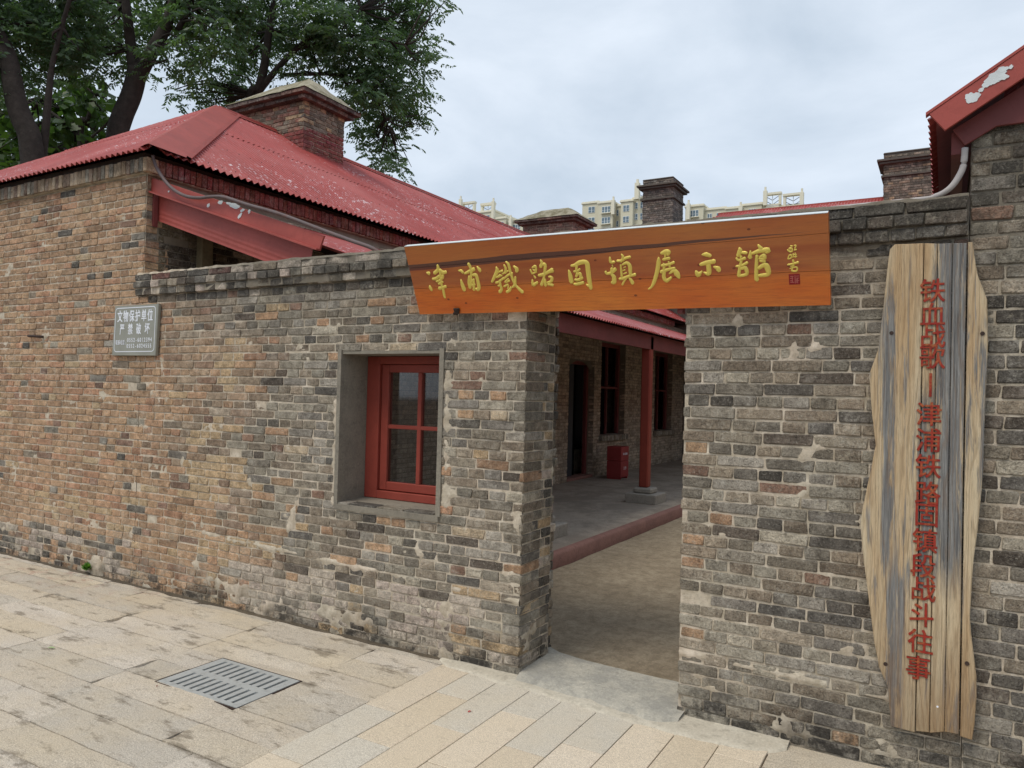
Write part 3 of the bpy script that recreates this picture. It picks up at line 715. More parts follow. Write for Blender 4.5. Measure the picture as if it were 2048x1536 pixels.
# the row against the wall foot, one long rough course
for a, b in ((-9.97, -8.5), (-8.5, -7.3), (-7.3, -6.13), (-6.13, -5.0), (-5.0, -4.15), (-4.15, -3.18), (-3.18, -2.665)):
    cleft_slab(a + J, b - J, ys[0] + J, 0.01)
FLATV = []
for i in range(4):
    V, F = chamfer_box((0.5, 0.5, 0.5), 0.0)
for c in range(9):
    xa = -2.665 + 0.2168 * c; xb = xa + 0.2168
    y = -0.02; st = {0: -0.77, 1: -0.43, 2: -0.775, 3: -0.445, 4: -0.775, 5: -0.60, 6: -0.95, 7: -0.62, 8: -0.3}[c]
    cuts = [y, st] + [st - 0.655 * k for k in range(1, 6)]
    for k in range(len(cuts) - 1):
        mb = MB(); mb.bbox(xa + .0022, xb - .0022, cuts[k + 1] + .0022, cuts[k] - .0022, -0.045, rnd.uniform(0.0025, 0.0045), 0.002)
        o = mb.build('paving_stone', FLATSTONE, pav); k_ = rnd.uniform(.95, 1.05); o.color = L4(tuple(v * SG * k_ for v in lin(*rnd.choice(STR))))
for c in range(5):
    cleft_slab(-0.71 + 0.9 * c, -0.71 + 0.9 * (c + 1) - .01, -0.3, 0.0); cleft_slab(-0.71 + 0.9 * c, -0.71 + 0.9 * (c + 1) - .01, -0.62, -0.31)
    cleft_slab(-0.71 + 0.9 * c, -0.71 + 0.9 * (c + 1) - .01, -0.95, -0.63)
    for k_r in range(5): cleft_slab(-0.71 + 0.9 * c, -0.71 + 0.9 * (c + 1) - .01, -1.28 - .33 * k_r, -0.96 - .33 * k_r)
# cement skirt smeared along the wall foot
def blob_strip(name, pts_front, pts_back, z, mat, th=0.01, parent=None, lift=0.0):
    n = len(pts_front); V = []; F = []; M_ = 10
    for i in range(n):
        a = Vector(pts_front[i]); b = Vector(pts_back[i])
        for k in range(M_ + 1):
            t = k / M_; p = a.lerp(b, t)
            h = z + th * min(1, t * 4) ** 0.5 + lift * t + 0.004 * noise.fractal(Vector((p.x * 7, p.y * 11, 1)), 1, 2, 3)
            if k == 0: h = z - 0.012
            V.append((p.x, p.y, h))
    for i in range(n - 1):
        for k in range(M_):
            q = i * (M_ + 1) + k; F.append((q, q + M_ + 1, q + M_ + 2, q + 1))
    return big_mesh(name, V, F, mat, parent, True)
def lerp_poly(P, n):
    P = [Vector(p) for p in P]; d = [0]
    for i in range(1, len(P)): d.append(d[-1] + (P[i] - P[i - 1]).length)
    out = []
    for k in range(n):
        s = d[-1] * k / (n - 1); i = 1
        while i < len(P) - 1 and d[i] < s: i += 1
        t = (s - d[i - 1]) / max(1e-9, d[i] - d[i - 1]); out.append(P[i - 1].lerp(P[i], t))
    return out
NS = 90
DIRT_SHADOW = mat_cement('foot_dirt_shadow_material', lin(70, 62, 52), lin(104, 92, 76), 40, 0.008)
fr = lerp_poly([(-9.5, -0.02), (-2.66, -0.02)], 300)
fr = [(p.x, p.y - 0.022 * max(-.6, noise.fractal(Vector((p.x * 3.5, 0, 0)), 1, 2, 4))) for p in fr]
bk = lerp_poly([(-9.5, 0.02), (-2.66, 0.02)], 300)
struct(blob_strip('foot_dirt_shadow', fr, [tuple(p) for p in bk], 0.004, DIRT_SHADOW, 0.004, None, 0.012))  # dark strip paints the thin shadow and dirt line along the wall foot
fr = lerp_poly([(-2.72, -0.03), (-2.60, -0.10), (-2.45, -0.10), (-2.2, -0.15), (-2.0, -0.14), (-1.8, -0.17), (-1.55, -0.20), (-1.3, -0.22), (-1.14, -0.22), (-0.93, -0.22), (-0.78, -0.19), (-0.68, -0.13), (-0.64, -0.08)], NS)
fr = [(p.x, p.y + 0.018 * noise.noise(Vector((p.x * 9, 0, 0)))) for p in fr]
bk = lerp_poly([(-2.70, 0.02), (-2.2, 0.03), (-1.6, 0.03), (-1.2, 0.03), (-0.64, 0.02)], NS)
sk = blob_strip('cement_skirt', fr, [tuple(p) for p in bk], 0.005, SKIRT, 0.006, None, 0.012); struct(sk)
fr = lerp_poly([(-2.135, -0.10), (-1.98, -0.09), (-1.80, -0.12), (-1.66, -0.11), (-1.55, -0.14), (-1.40, -0.16), (-1.25, -0.17), (-1.17, -0.12)], 60)
fr = [(p.x, p.y + 0.012 * noise.noise(Vector((p.x * 14, 5, 0)))) for p in fr]
bk = lerp_poly([(-2.27, 0.52), (-2.1, 0.42), (-1.9, 0.38), (-1.6, 0.36), (-1.35, 0.35), (-1.15, 0.36)], 60)
struct(blob_strip('doorway_threshold', fr, [tuple(p) for p in bk], 0.012, CEMENT, 0.026, None, 0.012))

# ------------------------------------------------------------ brick walls
WIN = (-3.625, -2.775, 0.885, 1.935)
DOOR = (-2.165, -1.205, -0.1, 2.235)
def core_boxes(name, x0, x1, y0, y1, z0, z1, ops, parent, mat=MORTAR):
    mb = MB(); xs = sorted({x0, x1} | {v for o in ops for v in o[:2] if x0 < v < x1})
    for a, b in zip(xs[:-1], xs[1:]):
        zz = [(z0, z1)]
        for (p, q, c, d) in ops:
            if p <= a + 1e-6 and q >= b - 1e-6:
                nz2 = []
                for (e, f) in zz:
                    if c > e: nz2.append((e, min(c, f)))
                    if d < f: nz2.append((max(d, e), f))
                zz = nz2
        for (e, f) in zz: mb.box(a, b, y0, y1, e, f)
    return mb.build(name, mat, parent)
# --- courtyard wall left of the doorway
wl = tag(empty('courtyard_wall', (-4.0, 0, 0)), 'old brick courtyard wall with a red window, between the tan gable and the doorway', 'wall')
wl.matrix_world = Matrix.Identity(4)
mortar_sheet('mortar', -5.86, -2.168, -0.03, 2.45, [WIN], wl)
core_boxes('wall_core', -5.84, -2.175, 0.035, 0.375, -0.04, 2.60, [(WIN[0] - .02, WIN[1] + .02, WIN[2] - .02, WIN[3] + .02)], wl)
W = Wall()
lay(W, -11.2, -2.16, 0, 2.42, [WIN], corner='R')
HB = [q for q in W.b if q[2].x + q[3] / 2 < -5.86]; W.b = [q for q in W.b if q[2].x + q[3] / 2 >= -5.86]
# jamb face of the doorway pier, facing +x
def jambcol(x, z):
    r = rnd.random(); return pick(G_GREY if r < .55 else G_DARK if r < .8 else G_YEL if r < .9 else G_WHITE)
lay(W, 0.125, 0.37, 0, 2.24, [], jambcol, (-2.16, 0), R_(90), phase=0.125, yj=0.004)
core_boxes('wall_core', -2.6, -2.22, 0.375, 0.50, -0.04, 2.25, [], wl)
lay(W, 0.385, 0.50, 0, 2.24, [], jambcol, (-2.20, 0), R_(90), mode='header', phase=0.0, yj=0.012)
mortar_sheet('jamb_mortar', 0.012, 0.38, -0.03, 2.24, [], wl, (-2.16, 0), R_(90), rec=0.006, seed=5)
# projecting coping, three courses
def capcol(x, z):
    r = rnd.random()
    if x < -3.1 and z < 2.55 and r < 0.34: return pick(G_WHITE)
    if x < -4.2 and z > 2.5 and r < .5: return pick([(92, 62, 58), (104, 66, 60)])
    return pick(G_DARK if r < .8 else G_GREY)
def coping(W, x0, x1):
    for i, (z, pr, md) in enumerate(((2.425, 0.030, 'header'), (2.4855, 0.048, 'header'), (2.546, 0.034, 'english'))):
        x = x0
        while x < x1 - 0.03:
            L = (0.115 if md == 'header' else 0.235) * rnd.uniform(.92, 1.1)
            if x1 - x - L < 0.06: L = x1 - x
            W.put('H' if L < .17 else 'S', (x + .004, -pr + rnd.uniform(-.006, .006), z + rnd.uniform(-.002, .002)), L - .008, 0.0545 + rnd.uniform(-.003, .001), 0, capcol(x, z)); x += L
coping(W, -5.93, -2.1)
W.build(wl, 300)
cm = MB(); cm.box(-5.92, -2.0, -0.028, 0.50, 2.43, 2.603); cm.build('coping_mortar', MORTAR, wl)
def crust(parent, x0, x1):
    n = int((x1 - x0) / 0.03); V = []; F = []
    for i in range(n + 1):
        x = x0 + (x1 - x0) * i / n
        h = 2.612 + 0.012 * noise.noise(Vector((x * 6, 0, 0))) + 0.008 * noise.noise(Vector((x * 21, 3, 0)))
        f = -0.035 + 0.016 * noise.noise(Vector((x * 11, 1, 0)))
        V += [(x, f, 2.594), (x, f + .004, h), (x, 0.2, h + .01), (x, 0.52, 2.60)]
        if i:
            for k in range(3): q = (i - 1) * 4 + k; F.append((q, q + 4, q + 5, q + 1))
    return mkobj('coping_mortar_top', V, F, MORTAR, parent, True)
crust(wl, -5.9, -2.0)
# bull of ragged lime plaster round the window
def plaster_ring(parent):
    V, F = [], []
    mb = MB()
    x0, x1, z0, z1 = WIN; t = 0.012
    # reveal linings (left, right, head, sill)
    mb.box(x0 - .02, x0 + t, -0.010, 0.30, z0 - .01, z1 + .02); mb.box(x1 - t, x1 + .022, -0.008, 0.30, z0 + .004, z1 + .02)
    mb.box(x0 + t, x1 - t, 0.002, 0.30, z1 - t, z1 + .01)
    V = [(x0 - .01, -0.014, z0 - .028), (x1 + .012, -0.014, z0 - .028), (x1 + .012, -0.016, z0 + .008), (x0 - .01, -0.016, z0 + .008), (x0 - .01, 0.30, z0 + .03), (x1 + .012, 0.30, z0 + .03), (x0 - .01, .3, z0 - .03), (x1 + .01, .3, z0 - .03)]
    mb.build('window_reveal', PLASTER, parent)
    mkobj('window_sill', V, [(0, 1, 2, 3), (3, 2, 5, 4), (0, 3, 4, 6), (1, 7, 5, 2), (0, 6, 7, 1)], PLASTER, parent)
plaster_ring(wl)
def smear(parent, x0, z0, x1, z1, wd, n=70, name='mortar_smear', mat=None):
    """ragged band of mortar dabs along a line, flattened lumps"""
    mb = MB()
    for i in range(n):
        t = rnd.random(); x = x0 + (x1 - x0) * t + rnd.gauss(0, wd); z = z0 + (z1 - z0) * t + rnd.gauss(0, wd)
        r = rnd.uniform(.006, .022); k = 9; ring = []
        for a in range(k):
            th = 2 * math.pi * a / k; rr = r * rnd.uniform(.55, 1.25); ring.append((x + rr * math.cos(th), z + rr * 1.25 * math.sin(th)))
        b = len(mb.V); yf = -rnd.uniform(.003, .007)
        mb.V += [(p[0], 0.006, p[1]) for p in ring] + [(x + (p[0] - x) * .7, yf, z + (p[1] - z) * .7) for p in ring]
        for a in range(k): c = (a + 1) % k; mb.F.append((b + a, b + c, b + k + c, b + k + a))
        mb.F.append(tuple(b + k + a for a in range(k)))
    return stuff(mb.build(name, mat or LIME, parent, True))
LIME = mat_cement('lime_mortar_material', lin(196, 188, 166), lin(214, 206, 190), 50, 0.006)
# YLIME = mat_cement('yellow_mortar_material', lin(196, 172, 130), lin(212, 190, 152), 60, 0.006)
# window frame, sashes and panes
def sash(parent):
    f = MB(); x0, x1, z0, z1 = -3.612, -2.788, 0.915, 1.922; y0, y1 = 0.262, 0.36
    for a in ((x0, x0 + .115, z0, z1), (x1 - .03, x1, z0, z1), (x0 + .115, x1 - .03, z1 - .055, z1), (x0 + .115, x1 - .03, z0, z0 + .055)):
        f.bbox(a[0], a[1], y0, y1, a[2], a[3], .004)
    fr_ = f.build('window_frame', REDWOOD, parent)
    s = MB(); a, b, c, d = x0 + .118, x1 - .033, z0 + .06, z1 - .058; y0, y1 = 0.285, 0.335
    s.bbox(a, a + .062, y0, y1, c, d, .004); s.bbox(b - .062, b, y0, y1, c, d, .004)
    s.bbox(a + .063, b - .063, y0, y1, d - .055, d, .004); s.bbox(a + .063, b - .063, y0, y1, c, c + .06, .004)
    s.build('sash', REDWOOD, fr_)
    xm = (a + b) / 2; zm = (c + d) / 2 + .005
    q = MB(); q.bbox(xm - .017, xm + .017, y0 + .002, y1 - .008, c + .06, d - .055, .003); q.build('glazing_bar', REDWOOD, fr_)
    q = MB(); q.bbox(a + .063, b - .063, y0 + .004, y1 - .01, zm - .014, zm + .014, .003); q.build('glazing_bar', REDWOOD, fr_)
    for (p, r) in ((a + .062, xm - .017), (xm + .017, b - .062)):
        for (e, g_) in ((c + .06, zm - .014), (zm + .014, d - .055)):
            m_ = MB(); m_.box(p, r, 0.308, 0.312, e, g_); m_.build('window_pane', GLASS, fr_)
sash(wl)
# --- wall right of the doorway with the beam over it
wr = tag(empty('courtyard_wall', (0, 0, 0)), 'grey brick wall right of the doorway, running to the right-hand house', 'wall')
mortar_sheet('mortar', -1.20, 0.075, -0.03, 2.45, [], wr, seed=3)
core_boxes('wall_core', -1.195, 0.07, 0.035, 0.50, -0.04, 2.60, [], wr)
W = Wall(); lay(W, -1.205, 0.072, 0, 2.42, [], phase=-1.205)
lay(W, -2.16, -1.2, 2.24, 2.42, [])
coping(W, -2.1, 0.07)
W.build(wr, 300)
cm = MB(); cm.box(-2.0, 0.07, -0.022, 0.50, 2.43, 2.603); cm.box(-2.0, -1.2, 0.01, 0.5, 2.26, 2.42); cm.build('coping_mortar', MORTAR, wr)
cm = MB(); cm.bbox(-2.3, -1.05, 0.012, 0.5, 2.22, 2.262, .006); cm.build('lintel', DARKWOOD, wr)
crust(wr, -2.0, 0.07)
# --- gable wall of the left house
hl = tag(empty('brick_house', (-5.86, 0, 0)), 'tan brick house at left under a red corrugated hip roof with a chimney', 'house')
hl.matrix_world = Matrix.Identity(4)
mortar_sheet('mortar', -11.2, -5.86, -0.03, 3.47, [], hl, seed=8, res=.024)
core_boxes('wall_core', -11.2, -6.46, 0.035, 16.4, -0.04, 3.62, [(-20, -19, 0, 1)], hl)
W = Wall(); W.b = HB; lay(W, -11.2, -5.862, 2.42, 3.45, [], corner='R')
core_boxes('corner_core', -6.47, -5.875, 0.035, 0.13, -0.04, 3.62, [], hl)
# soldier-brick band under the eaves, front face then painted side face
def bandcol(): return pick([(132, 112, 88), (120, 100, 84), (142, 126, 104), (110, 88, 74)] + G_GREY[:2])
x = -11.2
while x < -5.84: W.put('V', (x, -0.05 + rnd.uniform(-.004, .004), 3.462 + rnd.uniform(-.003, .003)), 0.054, 0.118, 0, bandcol()); x += 0.0595
W2 = Wall()
y = 0.02
while y < 14: 
    W2.put('V', (-5.80 + rnd.uniform(-.004, .004), y, 3.462 + rnd.uniform(-.003, .003)), 0.054, 0.118, R_(90), tuple(v * rnd.uniform(.8, 1.1) for v in lin(150, 84, 78))); y += 0.0595
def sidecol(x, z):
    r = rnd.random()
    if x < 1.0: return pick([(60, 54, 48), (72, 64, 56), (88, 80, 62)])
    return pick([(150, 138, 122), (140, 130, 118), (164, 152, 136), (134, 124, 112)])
SO = [(8.26, 9.38, 0.1, 2.36), (9.70, 10.97, 0.93, 2.78), (12.83, 14.1, 0.93, 2.78), (2.2, 3.2, .93, 2.7), (4.5, 5.7, .93, 2.7)]
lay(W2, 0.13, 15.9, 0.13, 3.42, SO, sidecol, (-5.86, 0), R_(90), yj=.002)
W.build(hl, 300)
band = [q for q in W2.b if q[0] == 'V']; rest = [q for q in W2.b if q[0] != 'V']
WB = Wall(); WB.b = [q for q in band if q[2].y < 5.2]; n1_ = len(WB.b); WB.build(hl, 0, 'painted_brick_band')
WB = Wall(); WB.b = rest + [q for q in band if q[2].y >= 5.2]; WB.build(hl, 0, 'side_brickwork')
mb = MB(); mb.box(-11.2, -5.865, -0.03, 0.03, 3.46, 3.575); mb.box(-5.87, -5.83, 0.0, 14, 3.455, 3.58); mb.build('band_mortar', MORTAR, hl)
mb = MB(); mb.box(-11.3, -5.845, -0.035, 16.4, 3.582, 3.625); mb.build('wall_plate', DARKWOOD, hl)
# side wall mortar with recesses
so = MB(); 
def side_mortar():
    ys_ = sorted({0.0, 16.4} | {v for o in SO for v in o[:2]}); mb = MB()
    for a, b in zip(ys_[:-1], ys_[1:]):
        zz = [(-0.04, 3.46)]
        for (p, q, c, d) in SO:
            if p <= a + 1e-6 and q >= b - 1e-6: zz = [(-0.04, c), (d, 3.46)]
        for (e, f) in zz: mb.add([(-5.868, a, e), (-5.868, b, e), (-5.868, b, f), (-5.868, a, f)], [(0, 1, 2, 3)])
        
    for (a, b, c, d) in SO:
        mb.add([(-5.868, a, c), (-6.1, a, c), (-6.1, a, d), (-5.868, a, d)], [(0, 1, 2, 3)])
        mb.add([(-5.868, b, c), (-6.1, b, c), (-6.1, b, d), (-5.868, b, d)], [(3, 2, 1, 0)])
        mb.add([(-5.868, a, d), (-6.1, a, d), (-6.1, b, d), (-5.868, b, d)], [(0, 1, 2, 3)])
        mb.add([(-5.868, a, c), (-6.1, a, c), (-6.1, b, c), (-5.868, b, c)], [(3, 2, 1, 0)])
    return mb.build('side_mortar', mat_plain('side_mortar_material', lin(132, 122, 108), .9, .2), hl)
side_mortar()

# ------------------------------------------------------------ corrugated roofs
def corrugated(name, P, nrm, u0, u1, smin, smax, mat, parent, pitch=0.076, amp=0.0145, seg=6, rows=3, lift=0.0, jag=0.004):
    """P(u, s) -> point on the slope; smin(u), smax(u) limits"""
    n = int((u1 - u0) / pitch * seg); V = []; F = []
    for i in range(n + 1):
        u = u0 + (u1 - u0) * i / n; ph = u / pitch * 2 * math.pi
        a, b = smin(u), smax(u)
        tri = math.asin(math.sin(ph) * 0.94) / 1.22
        for j in range(rows + 1):
            s = a + (b - a) * j / rows
            if j == 0: s -= jag * (1 + noise.cell(Vector((int(u / 0.66), 5, 2)))) * 0.5
            h = amp * tri + lift + 0.004 * noise.noise(Vector((u * 2, s * 3, 1)))
            V.append(Vector(P(u, s)) + nrm * h)
    for i in range(n):
        for j in range(rows):
            q = i * (rows + 1) + j; F.append((q, q + rows + 1, q + rows + 2, q + 1))
    return big_mesh(name, V, F, mat, parent, False)
XE, ZE, XR, ZR, YF = -5.68, 3.615, -8.55, 5.43, -0.13
rt = empty('roof'); rt.parent = hl
nS = Vector((ZR - ZE, 0, XE - XR)).normalized()           # side slope normal
def PS(y, s): return (XE + (XR - XE) * s, y, ZE + (ZR - ZE) * s)
hipf = lambda y: min(1.0, max(0.0, (y - YF) / 2.87))
corrugated('roof_sheet', PS, nS, 0.02, 16.6, lambda y: 0.0, lambda y: min(0.56, hipf(y)), ROOFRED, rt)
corrugated('roof_sheet', PS, nS, YF + 2.87 * 0.52, 16.6, lambda y: 0.52, lambda y: max(0.5201, hipf(y)), ROOFRED, rt, lift=0.007)
nF = Vector((0, -(ZR - ZE), 2.87)).normalized()
def PF(x, s): return (x, YF + 2.87 * s, ZE + (ZR - ZE) * s)
def hipx(x): return max(0.0, min((XE - x) / 2.87, (x + 11.42) / 2.87, 1))
corrugated('roof_sheet', PF, nF, -11.4, -5.72, lambda x: 0.0, lambda x: min(.6, hipx(x)), ROOFRED, rt)
corrugated('roof_sheet', PF, nF, -9.85, -7.25, lambda x: 0.56, lambda x: max(.5601, hipx(x)), ROOFRED, rt, lift=.006)
nL = Vector((-(ZR - ZE), 0, 2.87)).normalized()
corrugated('roof_sheet', lambda y, s: (-11.42 + 2.87 * s, y, ZE + (ZR - ZE) * s), nL, 0.0, 16.6, lambda y: 0, hipf, ROOFRED, rt, rows=2)
# flat hip flashing and ridge cap
mb = MB()
def hp(s, off): return Vector(PS(YF + 2.87 * s + off, s)) 
for k in range(8):
    s0, s1 = k / 8, (k + 1) / 8
    w_ = 0.36
    a, b, c, d = hp(s0, 0) + nS * .035, hp(s0, w_) + nS * .022, hp(s1, w_) + nS * .022, hp(s1, 0) + nS * .035
    e = Vector((XE - 2.87 * s0 - .10, YF + 2.87 * s0, ZE + (ZR - ZE) * s0)) + nF * .02; f = Vector((XE - 2.87 * s1 - .10, YF + 2.87 * s1, ZE + (ZR - ZE) * s1)) + nF * .02
    mb.add([a, b, c, d], [(0, 1, 2, 3)]); mb.add([e, a, d, f], [(0, 1, 2, 3)])
    g1, g2 = b + nS * 0.016, c + nS * 0.016; h1, h2 = hp(s0, w_ + .05) + nS * .03, hp(s1, w_ + .05) + nS * .03
    mb.add([b, g1, g2, c], [(0, 1, 2, 3)]); mb.add([g1, h1, h2, g2], [(0, 1, 2, 3)]); mb.add([h1, h1 - nS * .03, h2 - nS * .03, h2], [(0, 1, 2, 3)])
mb.build('hip_flashing', RED, rt)
mb = MB()
for (y0, y1) in ((2.8, 3.78), (4.64, 8.2), (8.18, 12.4), (13.4, 16.6)):
    V, F = tube([(XR, y0, ZR + .012), (XR, y1, ZR + .012)], 0.035, 8); mb.add(V, F)
    mb.add([(XR, y0, ZR + .02), (XR + .14, y0, ZR - .055), (XR + .14, y1, ZR - .055), (XR, y1, ZR + .02)], [(0, 1, 2, 3)])
mb.build('ridge_cap', RED, rt)
mb = MB()
for s in (.03, .27, .50, .56, .78):
    for k in range(0, 200):
        y = 0.2 + k * .15 + .0187
        if s >= hipf(y) - .14 or y > 16: continue
        q = Vector(PS(y, s)) + nS * .012; b = len(mb.V)
        mb.add([q + Vector((0, .009, 0)), q + Vector((-.006, 0, .004)), q + Vector((0, -.009, 0)), q + Vector((.006, 0, -.004)), q + nS * .008], [(0, 1, 4), (1, 2, 4), (2, 3, 4), (3, 0, 4)])
stuff(mb.build('roof_screw', IRON, rt))
# --- chimneys on the ridge
def chimney(parent, x0, x1, y0, y1, z0, z1, kind, cap=True, colf=None, bricks=True, limit=150, grey=False):
    ch = empty('chimney'); ch.parent = parent
    co = MB(); co.box(x0 + .012, x1 - .012, y0 + .012, y1 - .012, z0, z1); co.build('mortar_core', MORTAR if not grey else DARKMORT, ch)
    Wc = Wall()
    cf = colf or (lambda x, z: pick([(126, 92, 80), (112, 96, 84), (104, 92, 82), (132, 84, 72), (150, 122, 90)]) if True else None)
    lay(Wc, 0, x1 - x0, z0, z1, [], lambda x, z: cf(x, z), (x0, y0), 0, phase=0, yj=.003)
    lay(Wc, 0, y1 - y0, z0, z1, [], lambda x, z: cf(x + 5, z), (x1, y0), R_(90), phase=0.06, yj=.003)
    Wc.build(ch, limit, 'brickwork'); return ch
DARKMORT = mat_plain('dark_mortar_material', lin(92, 86, 80), 0.95, 0.2)
def c1col(x, z):
    if z < 5.36 + (0.0 if x < 3 else 0.10) + 0.05 * noise.noise(Vector((x * 4, z, 1))): return tuple(v * rnd.uniform(.85, 1.1) for v in lin(150, 82, 78))
    r = rnd.random()
    return pick([(126, 84, 72), (134, 92, 78), (118, 96, 84)]) if x < 3 and r < .6 else pick([(104, 96, 84), (116, 104, 88), (96, 90, 82)] if r < .85 else G_YEL)
c1 = chimney(rt, -9.28, -8.0, 3.8, 4.63, 4.6, 5.84, 'hip', colf=c1col, limit=240)
def capslab(parent, x0, x1, y0, y1, zb, peak, rx, ry, grid=7):
    # corbel courses
    Wc = Wall()
    for i, (o, z) in enumerate(((0.10, zb - 0.058), (0.17, zb))):
        for (org, rz, L) in (((x0 - o, y0 - o), 0, x1 - x0 + 2 * o), ((x1 + o, y0 - o), R_(90), y1 - y0 + 2 * o)):
            x = 0
            while x < L - .03:
                b = min(L, x + rnd.uniform(.2, .25)); 
                if L - b < .08: b = L
                c_, s_ = math.cos(rz), math.sin(rz)
                Wc.put('S', (org[0] + (x + .003) * c_, org[1] + (x + .003) * s_, z), b - x - .006, .055, rz, pick([(88, 72, 70), (76, 66, 66), (98, 74, 68)])); x = b
    Wc.build(parent, 60, 'corbel')
    mb = MB(); mb.box(x0 - .09, x1 + .09, y0 - .09, y1 + .09, zb - .055, zb - .004); mb.box(x0 - .16, x1 + .16, y0 - .16, y1 + .16, zb, zb + .05); mb.build('cap_core', DARKMORT, parent)
    o = 0.185; X0, X1, Y0, Y1 = x0 - o, x1 + o, y0 - o, y1 + o; n = grid * 2; V = []; F = []
    for j in range(n + 1):
        for i in range(n + 1):
            x = X0 + (X1 - X0) * i / n; y = Y0 + (Y1 - Y0) * j / n
            tx = min((x - X0) / (rx[0] - X0) if x < rx[0] else 1, (X1 - x) / (X1 - rx[1]) if x > rx[1] else 1)
            ty = min((y - Y0) / (ry - Y0), 1) if y < ry else min((Y1 - y) / (Y1 - ry), 1)
            z = zb + .056 + (peak - zb - .056) * max(0, min(tx, ty)) + 0.010 * noise.noise(Vector((x * 5, y * 5, 2)))
            V.append((x, y, z))
    for j in range(n):
        for i in range(n): q = j * (n + 1) + i; F.append((q, q + 1, q + n + 2, q + n + 1))
    big_mesh('cement_cap', V, F, CAPM, parent, False)
capslab(c1, -9.28, -8.0, 3.8, 4.63, 5.86, 6.24, (-8.9, -8.12), 4.05)
c2 = chimney(rt, -9.35, -7.95, 12.6, 13.5, 4.7, 6.0, 'hip', colf=lambda x, z: pick([(110, 84, 78), (98, 80, 74), (120, 90, 80)]), limit=0)
capslab(c2, -9.35, -7.95, 12.6, 13.5, 6.02, 6.42, (-9.0, -8.25), 13.0)
# --- veranda lean-to along the house
vr = empty('veranda_roof'); vr.parent = hl
VZ0, VZ1, VX0, VX1 = 3.345, 2.622, -5.84, -3.66
nV = Vector((VZ0 - VZ1, 0, VX1 - VX0)).normalized()
def PV(y, s): return (VX1 + (VX0 - VX1) * s, y, VZ1 + (VZ0 - VZ1) * s)
corrugated('roof_sheet', PV, nV, 0.16, 16.2, lambda y: 0, lambda y: 1, ROOFRED, vr, rows=3, amp=0.015)
mb = MB(); mb.bbox(-3.815, -3.785, 0.55, 16.2, 2.395, 2.615, .004); mb.build('fascia_board', REDDARK, vr)
mb = MB(); mb.box(-5.86, -3.82, .17, .23, 0, 0) if False else None
for y in np.arange(0.9, 16, 0.75):
    a, b = Vector((VX1 - .17, y, VZ1 + .045)), Vector((VX0, y, VZ0 - .03)); 
    V = []
    for p in (a, b):
        for dy in (-.03, .03):
            for dz in (-.09, -.012): V.append((p.x, p.y + dy, p.z + dz))
    mb.add(V, [(0, 1, 3, 2), (4, 6, 7, 5), (0, 4, 5, 1), (2, 3, 7, 6), (0, 2, 6, 4), (1, 5, 7, 3)])
stuff(mb.build('rafter', DARKWOOD, vr))
# barge board and the ribbed panel hanging under it, at the street end
V, F = prism([(-5.92, 3.325), (-3.905, 2.668), (-3.862, 2.772), (-5.855, 3.432)], 0.045, 0.06, .002); mkobj('barge_board', V, F, RED, vr)
V, F = prism([(-5.90, 3.318), (-3.91, 2.668), (-3.905, 2.680), (-5.895, 3.33)], 0.020, 0.05, .001); mkobj('barge_lip', V, F, RED, vr)
mb = MB()
for k in range(14):
    t0, t1 = k / 14, (k + 1) / 14
    def pp(x, t, y): 
        zt = 3.385 - 0.33 * (x + 5.94); zb = zt - 0.275
        return (x, y, zt + (zb - zt) * t)
    am = .0014 if k > 8 else .0003; y0 = 0.11 + (am if k % 2 else -am); y1 = 0.11 + (-am if k % 2 else am)
    xr = -4.02 - t0 * 0.06
    mb.add([pp(-5.93, t0, y0), pp(-5.93, t1, y1), pp(xr, t1, y1), pp(xr, t0, y0)], [(0, 1, 2, 3)])
mb.build('end_panel', RED, vr)
V, F = prism([(-5.94, 3.05), (-5.84, 3.02), (-5.84, 3.43), (-5.94, 3.43)], 0.06, 0.10); mkobj('end_plate', V, F, REDDARK, vr)
def patches(parent, specs, y, mat=PALEPATCH):
    for qi, (cx, cz, rx_, rz_, ang, seed) in enumerate(specs):
        n = 44; ol = []
        for k in range(n):
            th = 2 * math.pi * k / n; r = 1 + 0.38 * noise.noise(Vector((math.cos(th) * 1.6, math.sin(th) * 1.6, seed))) + 0.22 * noise.noise(Vector((math.cos(th) * 6, math.sin(th) * 6, seed)))
            a, b = rx_ * r * math.cos(th), rz_ * r * math.sin(th); ol.append((cx + a * math.cos(ang) - b * math.sin(ang), cz + a * math.sin(ang) + b * math.cos(ang)))
        V, F = prism(ol, y - 0.0022 - .0003 * qi, y + .0015 - .0003 * qi); mkobj('bare_metal_patch', V, F, mat, parent)
def pxp(x, y, Y): v = at(x, y, Y); return v.x, v.z
sp = []
for (px, py, rx_, rz_, a, s) in ((441, 405, .028, .015, -.1, 1), (417, 411, .018, .013, .6, 2), (468, 411, .07, .018, -.3, 3), (485, 421, .022, .012, .2, 4), (480, 432, .03, .012, .7, 5), (499, 423, .014, .014, 0, 6), (338, 383, .008, .008, 0, 7), (457, 407, .03, .008, -.3, 8)):
    x_, z_ = pxp(px, py, .045); sp.append((x_, z_, rx_, rz_, a, s))
patches(vr, sp, .045)
for i, y in enumerate((3.40, 6.75, 10.25, 13.75)):
    pb = empty('veranda_post', (0, 0, 0)); pb.parent = hl
    mb = MB(); mb.bbox(-3.925, -3.785, y - .07, y + .07, .36, 2.52 if i > 9 else 2.60, .018); mb.build('post', REDWOOD, pb)
    mb = MB(); mb.bbox(-3.98, -3.70, y - .14, y + .14, .28, .362, .02); mb.bbox(-4.07, -3.60, y - .235, y + .235, .140, .282, .01); mb.build('stone_base', STONEBASE, pb)
